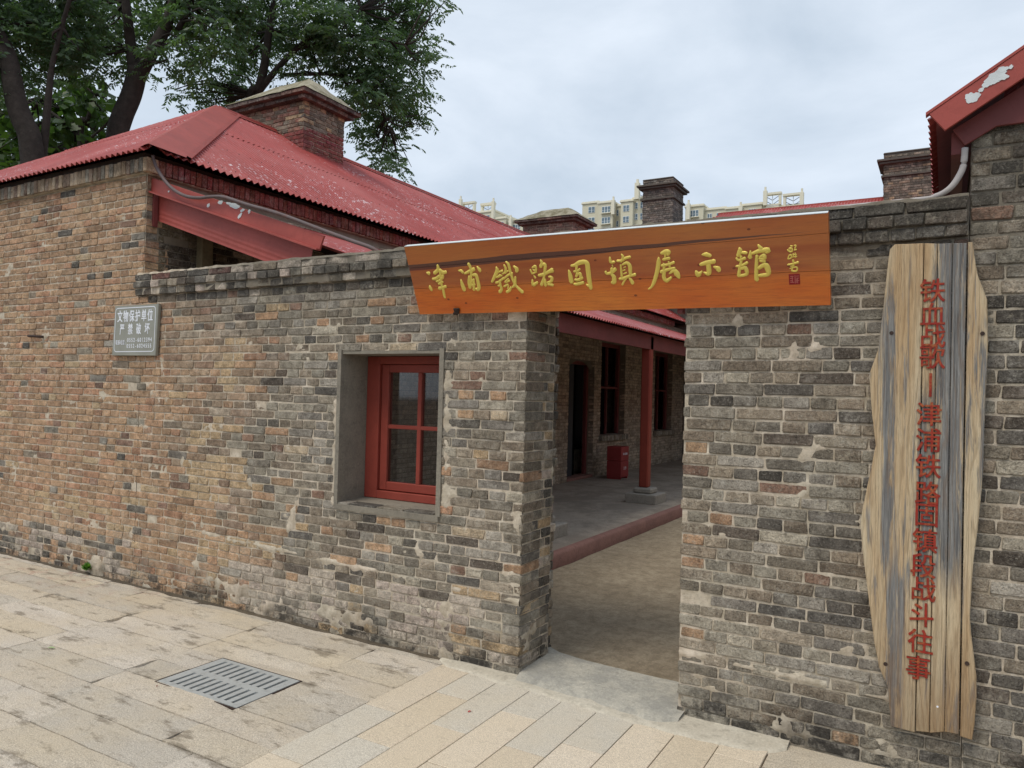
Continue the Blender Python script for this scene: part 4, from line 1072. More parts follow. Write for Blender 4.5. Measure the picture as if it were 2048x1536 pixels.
# side wall openings: door with red threshold, two windows with brick sills
def opening(o, door):
    a, b, c, d = o; e = empty('door' if door else 'window'); e.parent = hl
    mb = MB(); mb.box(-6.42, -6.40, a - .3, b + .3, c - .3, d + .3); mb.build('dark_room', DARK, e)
    mb = MB(); 
    for s in ((a, a + .07, c, d), (b - .07, b, c, d), (a + .07, b - .07, d - .08, d)): mb.bbox(-6.06, -5.99, s[0], s[1], s[2], s[3], .005)
    mb.build('frame', REDDARK, e)
    if door:
        mb = MB(); mb.bbox(-6.08, -5.85, a, b, .145, .20, .006); mb.build('threshold', KERBM, e)
        mb = MB(); mb.bbox(-6.05, -6.01, a + .07, a + .52, .2, d - .08, .005); mb.build('door_leaf', mat_flat('grey_door_material', lin(58, 60, 64), .6), e)
        mb = MB(); n = 10
        ol = [(a, d)] + [(a + (b - a) * i / n, d - .02 - .20 * abs(2 * i / n - 1) ** 2.2) for i in range(n + 1)] + [(b, d)]
        V = [(-5.93, p[0], p[1]) for p in ol]; mb.add(V, [tuple(range(len(V)))]); mb.build('door_arch', mat_plain('arch_render_material', lin(112, 104, 92), .9, .2), e)
    else:
        Wc = Wall(); y = a - .06
        while y < b + .05: Wc.put('V', (-5.78, y, c - .115), .054, .112, R_(90), pick(G_GREY)); y += .06
        Wc.build(e, 0, 'brick_sill')
        mb = MB(); ym = (a + b) / 2; mb.bbox(-6.05, -6.0, ym - .02, ym + .02, c, d, .004); mb.bbox(-6.052, -6.002, a + .07, ym - .021, (c + d) / 2, (c + d) / 2 + .04, .004); mb.bbox(-6.052, -6.002, ym + .021, b - .07, (c + d) / 2, (c + d) / 2 + .04, .004); mb.build('glazing_bar', REDDARK, e)
for i, o in enumerate(SO): opening(o, i == 0)
mb = MB(); mb.bbox(-5.86, -5.78, .50, .62, 2.2, 3.3, .006); mb.build('old_post', OLDWOOD, hl)
# --- fire box standing on the veranda
fb = tag(empty('fire_equipment_box', (-5.38, 9.5, .145)), 'dark red metal fire equipment box with pale lettering on the veranda floor under a window', 'fire box')
FB = mat_plain('box_paint_material', lin(150, 60, 60), .5, .12)
mb = MB(); mb.bbox(-.16, .13, -.19, .19, .04, .34, .006); mb.build('lower_door_case', FB, fb)
mb = MB(); mb.bbox(-.16, .13, -.19, .19, .345, .61, .006); mb.build('upper_case', FB, fb)
mb = MB(); mb.bbox(-.15, .12, -.18, -.15, 0, .045, .004); mb.bbox(-.15, .12, .15, .18, 0, .045, .004); mb.build('foot', FB, fb)
for i, ch_ in enumerate('灭火器箱'): text_obj(ch_, .05, WHITE, .0008, .0, fb, 'character', (.1315, -.09 + .06 * i, .47), (R_(90), 0, R_(90)))
text_obj('119', .09, WHITE, .0008, .0, fb, 'character', (.1315, 0, .2), (R_(90), 0, R_(90)))
# --- conduit from the house eaves along the barge
pl = [(-5.775, -.01, 3.60), (-5.773, 0.0, 3.558), (-5.701, 0, 3.452), (-5.544, 0.0, 3.308), (-5.368, .0, 3.218), (-5.193, .0, 3.178), (-5.042, .0, 3.170), (-4.883, .0, 3.150), (-4.609, .0, 3.061), (-4.283, .02, 2.963), (-3.877, .03, 2.814), (-3.591, .03, 2.712), (-3.40, .03, 2.645), (-3.30, .06, 2.58)]
V, F = tube(smoothpts(pl, 5), .0135, 8)
tag(mkobj('conduit_pipe', V, F, PIPE, None, True), 'dark grey conduit hanging from the tan house eaves and running along the red barge board', 'pipe')
pr = [at(1930, 296, -.02), at(1927, 330, -.02), at(1918, 352, -.02), at(1900, 376, -.02), at(1870, 393, 0), at(1820, 400, .02), at(1740, 408, .03), at(1600, 423, .04), at(1500, 433.5, .05), at(1440, 441, .06)]
V, F = tube(smoothpts(pr, 5), [.0135] * 21 + [.009] * 25, 8)
tag(mkobj('conduit_pipe', V, F, PIPEPALE, None, True), 'pale conduit bending down from the right-hand red eaves onto the wall top', 'pipe')

# ------------------------------------------------------------ house at right
hr = tag(empty('brick_house', (0.075, 0, 0)), 'dark grey brick house corner at the right edge with a red bare-patched barge board', 'house')
hr.matrix_world = Matrix.Identity(4)
mortar_sheet('mortar', 0.078, 1.6, -0.03, 2.95, [], hr, seed=12, amp=.008)
core_boxes('wall_core', 0.083, 3.8, 0.03, 12, -0.04, 2.93, [], hr)
W = Wall(); lay(W, 0.079, 1.6, 0, 2.93, [], lambda x, z: pick(G_DARK if rnd.random() < .3 else G_GREY if rnd.random() < .96 else G_RED), phase=.05, ch=.0655)
# slightly thicker courses here than in the courtyard wall
W.build(hr, 300)
rr = empty('roof'); rr.parent = hr
sl_ = 0.633; dirR = Vector((1, 0, sl_)).normalized(); nR = Vector((-sl_, 0, 1)).normalized()
def PR(y, s): return (-.088 + 3.9 * s, y, 2.962 + 3.9 * sl_ * s)
corrugated('roof_sheet', PR, nR, -.10, 13.0, lambda y: 0.0, lambda y: 1, ROOFRED, rr, amp=.011, lift=-.014, pitch=.09)
V, F = prism([(-.025, 2.876), (3.9, 2.876 + 3.925 * sl_ - .02), (3.9, 2.959 + 3.986 * sl_), (-.088, 2.959)], -.125, -.108, .002); mkobj('barge_board', V, F, RED, rr)
V, F = prism([(-.10, 2.952), (3.9, 2.952 + 4.0 * sl_), (3.9, 2.966 + 4.0 * sl_), (-.10, 2.966)], -.128, -.09, .001); mkobj('barge_lip', V, F, RED, rr)
V, F = prism([(.052, 2.828), (.17, 2.896), (3.9, 2.896), (3.9, 5.2), (.006, 2.905)], -.028, -.012, .002); mkobj('gable_board', V, F, REDDARK, rr)
mb = MB(); mb.add([(-.06, -.10, 2.925), (-.06, 13, 2.925), (.2, 13, 3.06), (.2, -.10, 3.06)], [(0, 1, 2, 3)]); mb.box(.0, .05, .0, 12, 2.80, 2.90); mb.build('eaves_board', REDDARK, rr)
sp = []
for (px, py, rx_, rz_, a, s) in ((1944, 195, .027, .024, 0, 11), (1962, 180, .011, .008, .6, 12), (1978, 163, .032, .013, .7, 13), (1990, 155, .045, .024, .6, 14), (2005, 139, .022, .010, .1, 15), (2022, 134, .007, .010, -.5, 16), (2008, 155, .018, .010, .3, 17)):
    x_, z_ = pxp(px, py, -.125); sp.append((x_, z_, rx_, rz_, a, s))
patches(rr, sp, -.125)

# ------------------------------------------------------------ red-roofed house behind, with two plain chimneys
hb = tag(empty('brick_house', (-4, 17, 0)), 'low house behind the wall, its red roof strip and two plain dark brick chimneys showing', 'house')
hb.matrix_world = Matrix.Identity(4)
mb = MB(); mb.box(-9.2, 5, 15.0, 21, 0, 5.0); mb.build('wall', mat_plain('rear_wall_material', lin(120, 112, 100), .9, .25, 5), hb)
rb = empty('roof'); rb.parent = hb
nB = Vector((0, -(6.85 - 5.0), 3)).normalized()
corrugated('roof_sheet', lambda x, s: (x, 14.0 + 3 * s, 5.0 + 1.86 * s), nB, -8.2, 5.2, lambda x: 0, lambda x: min(1, max(.01, (x + 8.5) / 3.0)), ROOFRED, rb, rows=2)
mb = MB(); mb.box(-5.6, 5.2, 17.0, 17.06, 6.83, 6.90); mb.build('ridge_cap', RED, rb)
def plain_chimney(px0, px1, pyt, pyb, Y, dep, palette, lab=None):
    a = at(px0, pyb, Y); b = at(px1, pyt, Y); zt = b.z; x0, x1 = a.x, b.x
    ch = empty('chimney'); ch.parent = hb; Wc = Wall(); z0 = 5.6
    cf = lambda x, z: pick(palette)
    co = MB(); co.box(x0 + .01, x1 - .01, Y + .01, Y + dep, z0, zt - .02); co.build('mortar_core', DARKMORT, ch)
    lay(Wc, 0, x1 - x0, z0, zt - .05, [], cf, (x0, Y), 0); lay(Wc, 0, dep, z0, zt - .05, [], cf, (x1, Y), R_(90), phase=.06)
    for (o, z, n) in ((.05, zt - .62, 1), (.09, zt - .30, 2)):
        for k in range(n):
            oo = o + (.05 * k if n == 2 else 0)
            mbx = MB()
            mbx.bbox(x0 - oo, x1 + oo, Y - oo, Y + dep + oo, z + .0605 * k, z + .0605 * k + .054, .006)
            mbx.build('corbel', DARKMORT, ch)
    Wc.build(ch, 0, 'brickwork')
    mb = MB(); mb.bbox(x0 - .01, x1 + .01, Y - .01, Y + dep, zt - .05, zt, .02); mb.build('chimney_top', DARKMORT, ch)
plain_chimney(1284, 1347, 352, 440, 16.6, .95, [(96, 92, 92), (84, 82, 82), (76, 74, 76), (108, 100, 98), (92, 84, 80)])
plain_chimney(1766, 1885, 291, 400, 16.6, .9, [(122, 108, 100), (104, 96, 90), (112, 104, 96), (96, 90, 86), (132, 112, 98), (164, 140, 110)])

# ------------------------------------------------------------ apartments far behind
def apartments(label, Y, segs, frames, base=0.0, ground=0.0):
    """segs: (px0, px1, py_top, dy, [window centre px], win_px) bays; frames: open roof frames"""
    root = tag(empty('apartment_block', (at(segs[0][0], 400, Y).x, Y, 0)), label, 'building', 'cream apartment blocks far behind'); root.matrix_world = Matrix.Identity(4)
    for (p0, p1, pt, dy, wins, wpx) in segs:
        a = at(p0, pt, Y + dy); b = at(p1, pt, Y + dy); mb = MB(); zt = (a.z + b.z) / 2
        mb.box(a.x, b.x, Y + dy, Y + 14, 0, zt - .6); mb.build('wall', BEIGE, root)
        mb = MB(); mb.box(a.x - .25, b.x + .25, Y + dy - .3, Y + 14.2, zt - .6, zt - .25); mb.box(a.x - .1, b.x + .1, Y + dy - .15, Y + 14.1, zt - .25, zt); mb.build('cornice', BEIGE2, root)
        px_m = (b.x - a.x) / (p1 - p0)
        for wc in wins:
            cx = a.x + (wc - p0) * px_m; ww = wpx * px_m / 2
            for k in range(5):
                z1 = zt - 1.5 - 3.0 * k; z0 = z1 - 1.7
                f = MB(); f.box(cx - ww, cx + ww, Y + dy - .12, Y + dy + .0, z0, z1)
                fo = f.build('window', FARFRAME, root)
                g_ = MB(); n = 2 if wpx < 14 else 3
                for q in range(n):
                    xa = cx - ww + 2 * ww * q / n + .09; xb = cx - ww + 2 * ww * (q + 1) / n - .09
                    g_.box(xa, xb, Y + dy - .16, Y + dy - .122, z0 + .1, z0 + .62); g_.box(xa, xb, Y + dy - .16, Y + dy - .122, z0 + .74, z1 - .1)
                g_.build('pane', FARGLASS, fo)
                if wpx >= 14 and k % 1 == 0:
                    bb = MB(); bb.box(cx - ww - .15, cx + ww + .15, Y + dy - .75, Y + dy - .01, z0 - .32, z0 - .14); bb.build('balcony_slab', BEIGE2, fo)
    for (p0, p1, pt, pb, dy) in frames:
        a = at(p0, pb, Y + dy); b = at(p1, pt, Y + dy); mb = MB(); wd = (b.x - a.x) * .13; z0, z1 = a.z, b.z
        mb.box(a.x, a.x + wd, Y + dy, Y + dy + 1, z0, z1); mb.box(b.x - wd, b.x, Y + dy, Y + dy + 1, z0, z1)
        mb.box(a.x - .1, b.x + .1, Y + dy - .2, Y + dy + 1.2, z1 - (z1 - z0) * .17, z1)
        mb.box(a.x + wd, b.x - wd, Y + dy + .3, Y + dy + .5, z0, z0 + (z1 - z0) * .12)
        mb.build('roof_frame', BEIGE2, root)
        mm = MB(); xm = (a.x + b.x) / 2
        mm.box(xm - .07, xm + .07, Y + dy + .4, Y + dy + .6, z0, z1 - .5)
        for s in (-1, 1):
            for t in (0, .35):
                zz = z0 + (z1 - z0) * (.75 - t)
                mm.add([(xm, Y + dy + .45, zz - 1.0), (xm + s * (b.x - a.x) * .36, Y + dy + .45, zz), (xm + s * (b.x - a.x) * .36, Y + dy + .45, zz - .16), (xm, Y + dy + .45, zz - 1.16)], [(0, 1, 2, 3), (3, 2, 1, 0)])
        mm.build('frame_lattice', FARFRAME, root)
    return root
def pylon(root, px, pyt, pyb, Y, w_=.9):
    a = at(px, pyb, Y); b = at(px, pyt, Y); mb = MB(); mb.box(a.x - w_ / 2, a.x + w_ / 2, Y - w_, Y, a.z, b.z - 1.0); mb.box(a.x - w_ / 4, a.x + w_ / 4, Y - w_ * .7, Y - w_ * .3, b.z - 1.0, b.z); mb.build('pylon', BEIGE2, root)
r_ = apartments('cream apartment block low over the red ridge, with two open square roof frames', 190, [(905, 990, 424, 0, [925, 950, 975], 10), (990, 1012, 434, -1, [1003], 9), (1012, 1019, 441, 1, [], 8), (1019, 1046, 439, -.5, [1034], 14)], [(922, 949, 402, 428, 0), (961, 988, 404, 434, 1.5)])
pylon(r_, 922.5, 393, 424, 189); pylon(r_, 987.5, 397, 440, 189); pylon(r_, 1022.5, 431, 460, 189)
r_ = apartments('cream apartment block between the hipped chimney cap and the tall dark chimney', 186, [(1165, 1197, 403, 0, [1184], 13), (1197, 1226, 402, -1.2, [1213], 17), (1226, 1242, 409, 1.5, [1234], 8), (1242, 1266, 399, -1, [1253], 12), (1266, 1300, 393, .6, [1272, 1286], 9)], [(1272, 1300, 368, 397, .2)])
pylon(r_, 1227.5, 394, 430, 185); pylon(r_, 1276, 360, 400, 185, 1.2)
r_ = apartments('cream apartment block right of the tall dark chimney, roof frames at its right end', 190, [(1371, 1407, 409, 0, [1389], 17), (1407, 1452, 415, 1.2, [1420, 1438], 9), (1452, 1484, 413, -.6, [1468], 13), (1484, 1524, 406, 0, [1505], 14), (1524, 1606, 410, .8, [1540, 1570], 12)], [(1527, 1562, 383, 412, .2), (1566, 1606, 384, 414, -1)])
pylon(r_, 1377.5, 401, 440, 189); pylon(r_, 1482, 405, 430, 189); pylon(r_, 1531, 375, 412, 189); pylon(r_, 1604, 378, 412, 188)

# ------------------------------------------------------------ signboard over the doorway
SP0 = Vector((-2.9019, -0.072, 2.1657)); SU = Vector((.9999, 0, -.01396)).normalized(); SV = Vector((.01265, -.42265, .90621)).normalized(); SN = SU.cross(SV)
sg = tag(empty('signboard'), 'orange varnished wooden signboard with gold brush-written characters, leaning out over the doorway', 'signboard')
mm_ = Matrix((SU, SV, SN)).transposed().to_4x4(); mm_.translation = SP0; sg.matrix_world = mm_
SH, SW = .437, 2.419
def plank_uv(pts, name):
    n = len(pts); V = [(p[0], p[1], 0.0) for p in pts] + [(p[0], p[1], -.03) for p in pts]
    cx = sum(p[0] for p in pts) / n; cy = sum(p[1] for p in pts) / n
    V = [(cx + (p[0] - cx) * .9996, cy + (p[1] - cy) * .993, 0.0) for p in pts] + [(p[0], p[1], -.0025) for p in pts] + [(p[0], p[1], -.032) for p in pts]
    F = [tuple(range(n))]
    for r in (0, 1):
        for i in range(n): j = (i + 1) % n; F.append((r * n + i, (r + 1) * n + i, (r + 1) * n + j, r * n + j))
    F.append(tuple(reversed(range(2 * n, 3 * n)))); mkobj(name, V, F, SIGN, sg)
plank_uv([(0, 0), (SW, 0), (SW, .168), (0, .168)], 'plank'); plank_uv([(0, .1695), (SW, .1695), (SW, .345), (0, .30)], 'plank'); plank_uv([(0, .3015), (SW, .3465), (SW, SH), (0, SH)], 'plank')
mb = MB(); mb.box(0.002, SW - .002, SH + .0004, SH + .0032, -.034, .001); mb.build('lit_top_edge', PALEPATCH, sg)  # pale strip paints the bright light along the board's top edge
mb = MB()
for u in (.25, 1.2, 2.2): mb.box(u, u + .05, .03, SH - .04, -.055, -.0325)
mb.build('batten', DARKWOOD, sg)
def stroke_mesh(mb, st):
    P = [Vector((st[i], st[i + 1], 0)) / 1000 for i in range(0, len(st), 3)]; Rr = [st[i + 2] / 1000 for i in range(0, len(st), 3)]
    if len(P) < 2: return
    k = 4; Q = smoothpts(P, k); rq = []
    for i in range(len(P) - 1):
        for j in range(k): rq.append(Rr[i] + (Rr[i + 1] - Rr[i]) * j / k)
    rq.append(Rr[-1])
    # rounded head and tail
    d0 = (Q[0] - Q[1]).normalized(); d1 = (Q[-1] - Q[-2]).normalized()
    Q = [Q[0] + d0 * rq[0] * .8] + Q + [Q[-1] + d1 * rq[-1] * .8]; rq = [rq[0] * .35] + rq + [rq[-1] * .45]
    b = len(mb.V); m5 = 5; n = len(Q)
    for i in range(n):
        t = (Q[min(i + 1, n - 1)] - Q[max(0, i - 1)]).normalized(); a = Vector((-t.y, t.x, 0)); r = rq[i] * 1.28
        for k2 in range(m5):
            th = math.pi * k2 / (m5 - 1); mb.V.append(tuple(Q[i] + a * (math.cos(th) * r) + Vector((0, 0, math.sin(th) * min(.006, r * .8) - .0005))))
    for i in range(n - 1):
        for k2 in range(m5 - 1): q = b + i * m5 + k2; mb.F.append((q, q + m5, q + m5 + 1, q + 1))
for nm, sts in STROKES:
    mb = MB()
    for st in sts: stroke_mesh(mb, st)
    mb.build('character', GOLD, sg, True)
mb = MB(); mb.bbox(2.237, 2.287, .108, .160, -.001, .0015, .001); so_ = mb.build('seal', SEALRED, sg)
mb = MB(); PINK = mat_flat('seal_line_material', lin(190, 110, 100), .6)
for (u0, v0, u1, v1) in ((.006, .040, .022, .043), (.006, .030, .020, .033), (.006, .010, .024, .013), (.006, .018, .018, .021), (.014, .013, .017, .040), (.027, .006, .030, .046), (.034, .030, .046, .033), (.034, .018, .046, .021), (.038, .006, .041, .030), (.034, .040, .046, .043), (.033, .008, .0355, .028)):
    mb.box(2.237 + u0, 2.237 + u1, .108 + v0, .108 + v1, .0016, .0022)
mb.build('seal_lines', PINK, so_)
mb = MB()
for i in range(14):
    V, F = chamfer_box((.008, .008, .006), .003); cx, cy = .291 + rnd.uniform(-.02, .02), .017 + rnd.uniform(-.016, .014); mb.add([(v[0] + cx, v[1] + cy, v[2] + .008) for v in V], F)
mb.build('iron_stud', IRON, sg)
bk_ = MB(); bk_.bbox(-1.235, -1.205, -.05, .0, 2.12, 2.18, .003)
tag(bk_.build('bracket', REDDARK), 'small reddish metal bracket under the signboard at the right doorway edge', 'bracket')

# ------------------------------------------------------------ tall weathered name board
tb = tag(empty('name_board', (-.06, -.045, .2)), 'tall weathered live-edge plank board with carved red vertical characters, fixed to the grey wall', 'signboard')
tb.matrix_world = Matrix.Identity(4)
LE = [(-.217, 2.402), (-.237, 2.38), (-.246, 2.289), (-.258, 2.127), (-.278, 1.92), (-.318, 1.79), (-.311, 1.77), (-.298, 1.619), (-.281, 1.481), (-.304, 1.341), (-.333, 1.17), (-.338, 1.10), (-.322, .947), (-.294, .744), (-.272, .58), (-.250, .47), (-.214, .39), (-.209, .328), (-.203, .27), (-.199, .217)]
RE = [(.114, .232), (.122, .30), (.128, .42), (.126, .51), (.103, .70), (.099, .764), (.106, .95), (.109, 1.004), (.122, 1.135), (.134, 1.30), (.138, 1.374), (.141, 1.591), (.146, 1.80), (.150, 1.96), (.144, 2.134), (.107, 2.245), (.094, 2.33), (.087, 2.388), (.071, 2.392)]
gA = lambda z: -.101 + .006 * math.sin(z * 3); 
def plank(ol, yf, c):
    V, F = prism(ol, yf, yf + .045, .004); o = mkobj('plank', V, F, OLDBOARD, tb); o.color = L4(c); return o
YB = -.062
p1 = [(-.102, .214)] + [(-.101, 1.2), (-.100, 2.390)] 
plank([(x + .0, z) for x, z in LE[::-1]][::-1][::1] [::1] and ([(-.199, .217), (-.103, .213), (-.102, 1.3), (-.101, 2.398)] + LE[:-1]), YB, (1, .98, .95))
plank([(-.099, .220), (-.047, .226), (-.047, 1.3), (-.047, 2.392), (-.098, 2.398)], YB + .001, (1.02, 1, .96))
plank([(-.0445, .226), (.010, .244), (.010, 2.389), (-.0445, 2.391)], YB - .002, (.93, .95, 1))
plank([(.0122, .244), (.0645, .245), (.0645, 2.386), (.0122, 2.389)], YB, (.97, .98, 1))
plank([(.0705, .238)] + RE[:-1] + [(.0705, 2.39)], YB + .002, (1.04, 1, .93))
mb = MB(); mb.box(-.19, .10, -.018, .0, .5, .56); mb.box(-.2, .10, -.018, .0, 2.0, 2.06); mb.build('batten', DARKWOOD, tb)
chars = '铁血战歌丨津浦铁路固镇段战斗往事'
zs_ = [2.186, 2.052, 1.918, 1.782, 1.655, 1.520, 1.392, 1.266, 1.138, 1.012, .884, .762, .642, .528, .410, .298]
ppos = [(1865, 585), (1865, 633), (1865, 676), (1864, 718), (1861, 774), (1858, 832), (1857, 884), (1856, 936), (1855, 990), (1853, 1033), (1850, 1085), (1846, 1135), (1846, 1182), (1843, 1233), (1841, 1287), (1836, 1339)]
for ch_, (px, py) in zip(chars, ppos):
    p = at(px, py, YB); sz = .112
    text_obj(ch_ if ch_ != '丨' else '丨', sz, REDTEXT, .0025, .0013, tb, 'character', (p.x, YB - .0022, p.z), (R_(90), 0, 0), .92)
for (px, py) in ((1783, 666), (1965, 667), (1771, 1328), (1934, 1327)):
    p = at(px, py, YB); V, F = tube([(p.x, YB - .002, p.z), (p.x, YB + .01, p.z)], .009, 10); mkobj('bolt', V, F, IRON, tb)
V, F = tube([at(1875, 1413, YB) + Vector((0, -.003, 0)), at(1875, 1413, YB)], .0045, 8); mkobj('pin', V, F, WHITE, tb)

# ------------------------------------------------------------ metal plate
mp_ = tag(empty('notice_plate', (-5.9, -.03, 2.13)), 'square grey metal notice plate with white Chinese lettering on the tan bricks', 'sign')
mp_.matrix_world = Matrix.Identity(4)
V, F = prism([(-6.21, 1.925), (-5.60, 1.925), (-5.565, 2.36), (-6.18, 2.36)][::1], -.045, -.012, .006)
V, F = prism([(-6.215, 1.922), (-5.62, 1.918), (-5.60, 2.345), (-6.192, 2.348)], -.034, -.008, .005); mkobj('plate', V, F, PLATE, mp_)
YP = -.0345
def ribbon(P, wd, y, mat, name, parent, closed=True):
    n = len(P); V = []; F = []
    for i in range(n):
        a = Vector(P[i - 1]); b = Vector(P[i]); c = Vector(P[(i + 1) % n]); t = ((b - a).normalized() + (c - b).normalized()).normalized(); nn = Vector((-t.y, t.x))
        V += [(b.x + nn.x * wd / 2, y, b.y + nn.y * wd / 2), (b.x - nn.x * wd / 2, y, b.y - nn.y * wd / 2)]
    for i in range(n): j = (i + 1) % n; F.append((2 * i, 2 * j, 2 * j + 1, 2 * i + 1))
    mkobj(name, V, F, mat, parent)
def rrect(x0, x1, z0, z1, r, sk=.02):
    o = []
    for (cx, cz, a0) in ((x1 - r, z1 - r, 0), (x0 + r, z1 - r, 90), (x0 + r, z0 + r, 180), (x1 - r, z0 + r, 270)):
        for k in range(5): th = R_(a0 + 22.5 * k); o.append((cx + r * math.cos(th) + sk * (cz - 2.13), cz + r * math.sin(th)))
    return o
ribbon(rrect(-6.18, -5.635, 1.955, 2.325, .03), .0065, YP - .0012, WHITE, 'border_line', mp_)
def row(s, x0, x1, z, size, sx, bold=.0):
    n = len(s)
    for i, c in enumerate(s):
        if c == ' ': continue
        text_obj(c, size, WHITE, .0008, bold, mp_, 'character', (x0 + (x1 - x0) * (i + .5) / n, YP - .0006, z), (R_(90), 0, 0), sx)
row('文物保护单位', -6.155, -5.66, 2.247, .104, .70, .0022)
row('严禁破坏', -6.135, -5.68, 2.138, .098, .68, .0020)
row('联系电话:', -6.165, -6.005, 2.030, .045, .68, .0007)
row('0552-6012394', -6.008, -5.665, 2.050, .048, .85, .0008)
row('0552-6024555', -6.013, -5.67, 2.000, .048, .85, .0008)

# ------------------------------------------------------------ drain grate
gr = tag(empty('drain_grate', (-3.51, -.95, 0)), 'pale grey slotted metal drain grate set in the paving stones', 'drain grate')
gr.matrix_world = Matrix.Identity(4)
x0, x1, y0, y1 = GR[0] + .012, GR[1] - .012, GR[2] + .012, GR[3] - .012; zt = .004; zb_ = -.03
mb = MB(); nsl = 10; mx_ = .042; pit = (x1 - x0 - 2 * mx_) / nsl; sw = .021; r1 = (y0 + .03, y0 + .195); r2 = (y1 - .195, y1 - .03)
def slotted(mb):
    b = .0
    rows_ = [(y0, r1[0]), (r1[1], r2[0]), (r2[1], y1)]
    for (a, c) in rows_: mb.box(x0, x1, a, c, zb_, zt)
    for (a, c) in (r1, r2):
        xs_ = [x0] + [v for i in range(nsl) for v in (x0 + mx_ + pit * (i + .5) - sw / 2, x0 + mx_ + pit * (i + .5) + sw / 2)] + [x1]
        for i in range(0, len(xs_), 2): mb.box(xs_[i], xs_[i + 1], a, c, zb_, zt)
        for i in range(nsl):
            cx = x0 + mx_ + pit * (i + .5)
            for (yy, s) in ((a, 1), (c, -1)):
                for sx_ in (-1, 1):
                    e = cx + sx_ * sw / 2
                    tri = [(e, yy), (e - sx_ * sw * .42, yy), (e, yy + s * sw * .42)]
                    V = [(p[0], p[1], zt) for p in tri] + [(p[0], p[1], zb_) for p in tri]; mb.add(V, [(0, 1, 2), (2, 1, 0), (0, 3, 4, 1), (1, 4, 5, 2), (2, 5, 3, 0)])
slotted(mb); mb.build('slotted_plate', GRATEM, gr)
fr2 = MB(); e = .0065
for q in ((x0 - .012, x1 + .012, y0 - .012, y0 - .0045), (x0 - .012, x1 + .012, y1 + .0045, y1 + .012), (x0 - .012, x0 - .0045, y0 - .0045, y1 + .0045), (x1 + .0045, x1 + .012, y0 - .0045, y1 + .0045)): fr2.box(q[0], q[1], q[2], q[3], -.03, .002)
fr2.build('grate_frame', IRON, gr)
mb = MB(); mb.box(x0 - .01, x1 + .01, y0 - .01, y1 + .01, -.0345, -.031); mb.build('pit', BLACK, gr)

# ------------------------------------------------------------ little things
p = at(75, 672, 0); V, F = tube(smoothpts([(p.x - .10, .02, p.z), (p.x - .10, -.03, p.z), (p.x, -.045, p.z - .004), (p.x + .1, -.03, p.z - .01), (p.x + .11, .02, p.z - .01)], 4), .012, 8)
tag(mkobj('wall_hook', V, F, IRON, None, True), 'short rusty iron staple fixed in the tan bricks near the left edge', 'hook')
def weed(x, y, z, n, s, label, mat=MOSS):
    V = []; F = []
    for i in range(n):
        a = rnd.uniform(0, 6.28); l = s * rnd.uniform(.5, 1.1); el = rnd.uniform(.2, 1.3); d = Vector((math.cos(a) * math.cos(el), math.sin(a) * math.cos(el), math.sin(el)))
        b = Vector((x, y, z)) + Vector((rnd.uniform(-.5, .5), rnd.uniform(-.3, .1), rnd.uniform(0, .6))) * s; sd2 = d.cross(Vector((0, 0, 1))).normalized() * l * .22
        k = len(V); V += [b, b + d * l * .5 + sd2, b + d * l, b + d * l * .5 - sd2]; F.append((k, k + 1, k + 2, k + 3))
    c = np.tile((1, 1, 1, 1), (len(V), 1)); o = big_mesh('weed', V, F, mat, None, False, c); tag(o, label, 'plant'); return o
weed(-6.5, -.02, .04, 90, .055, 'small bright green weed at the foot of the tan wall')
def dead_leaf(px, py, s, c, label):
    d = RM.T @ np.array([px - 1024., py - 768., FPX]); t = (0.004 - CAM.z) / d[2]; x, y = CAM.x + t * d[0], CAM.y + t * d[1]
    a = rnd.uniform(0, 6); V = []; prof = [(-1, 0), (-.4, .35), (.3, .42), (1, 0), (.3, -.42), (-.4, -.35)]
    for (u, v) in prof: V.append((x + s * (u * math.cos(a) - v * math.sin(a)), y + s * (u * math.sin(a) + v * math.cos(a)), .007 + abs(v) * s * .5))
    o = mkobj('fallen_leaf', V, [(0, 1, 2, 3), (0, 3, 4, 5)], mat_flat('fallen_leaf_material', lin(*c), .7)); tag(o, label, 'leaf')
dead_leaf(102, 1297, .028, (150, 166, 120), 'pale green fallen leaf on the paving left of the grate')
dead_leaf(314, 1373, .010, (130, 60, 40), 'tiny reddish fallen leaf beside the grate corner')
dead_leaf(939, 1424, .013, (190, 60, 60), 'small red petal on the sawn paving before the doorway')

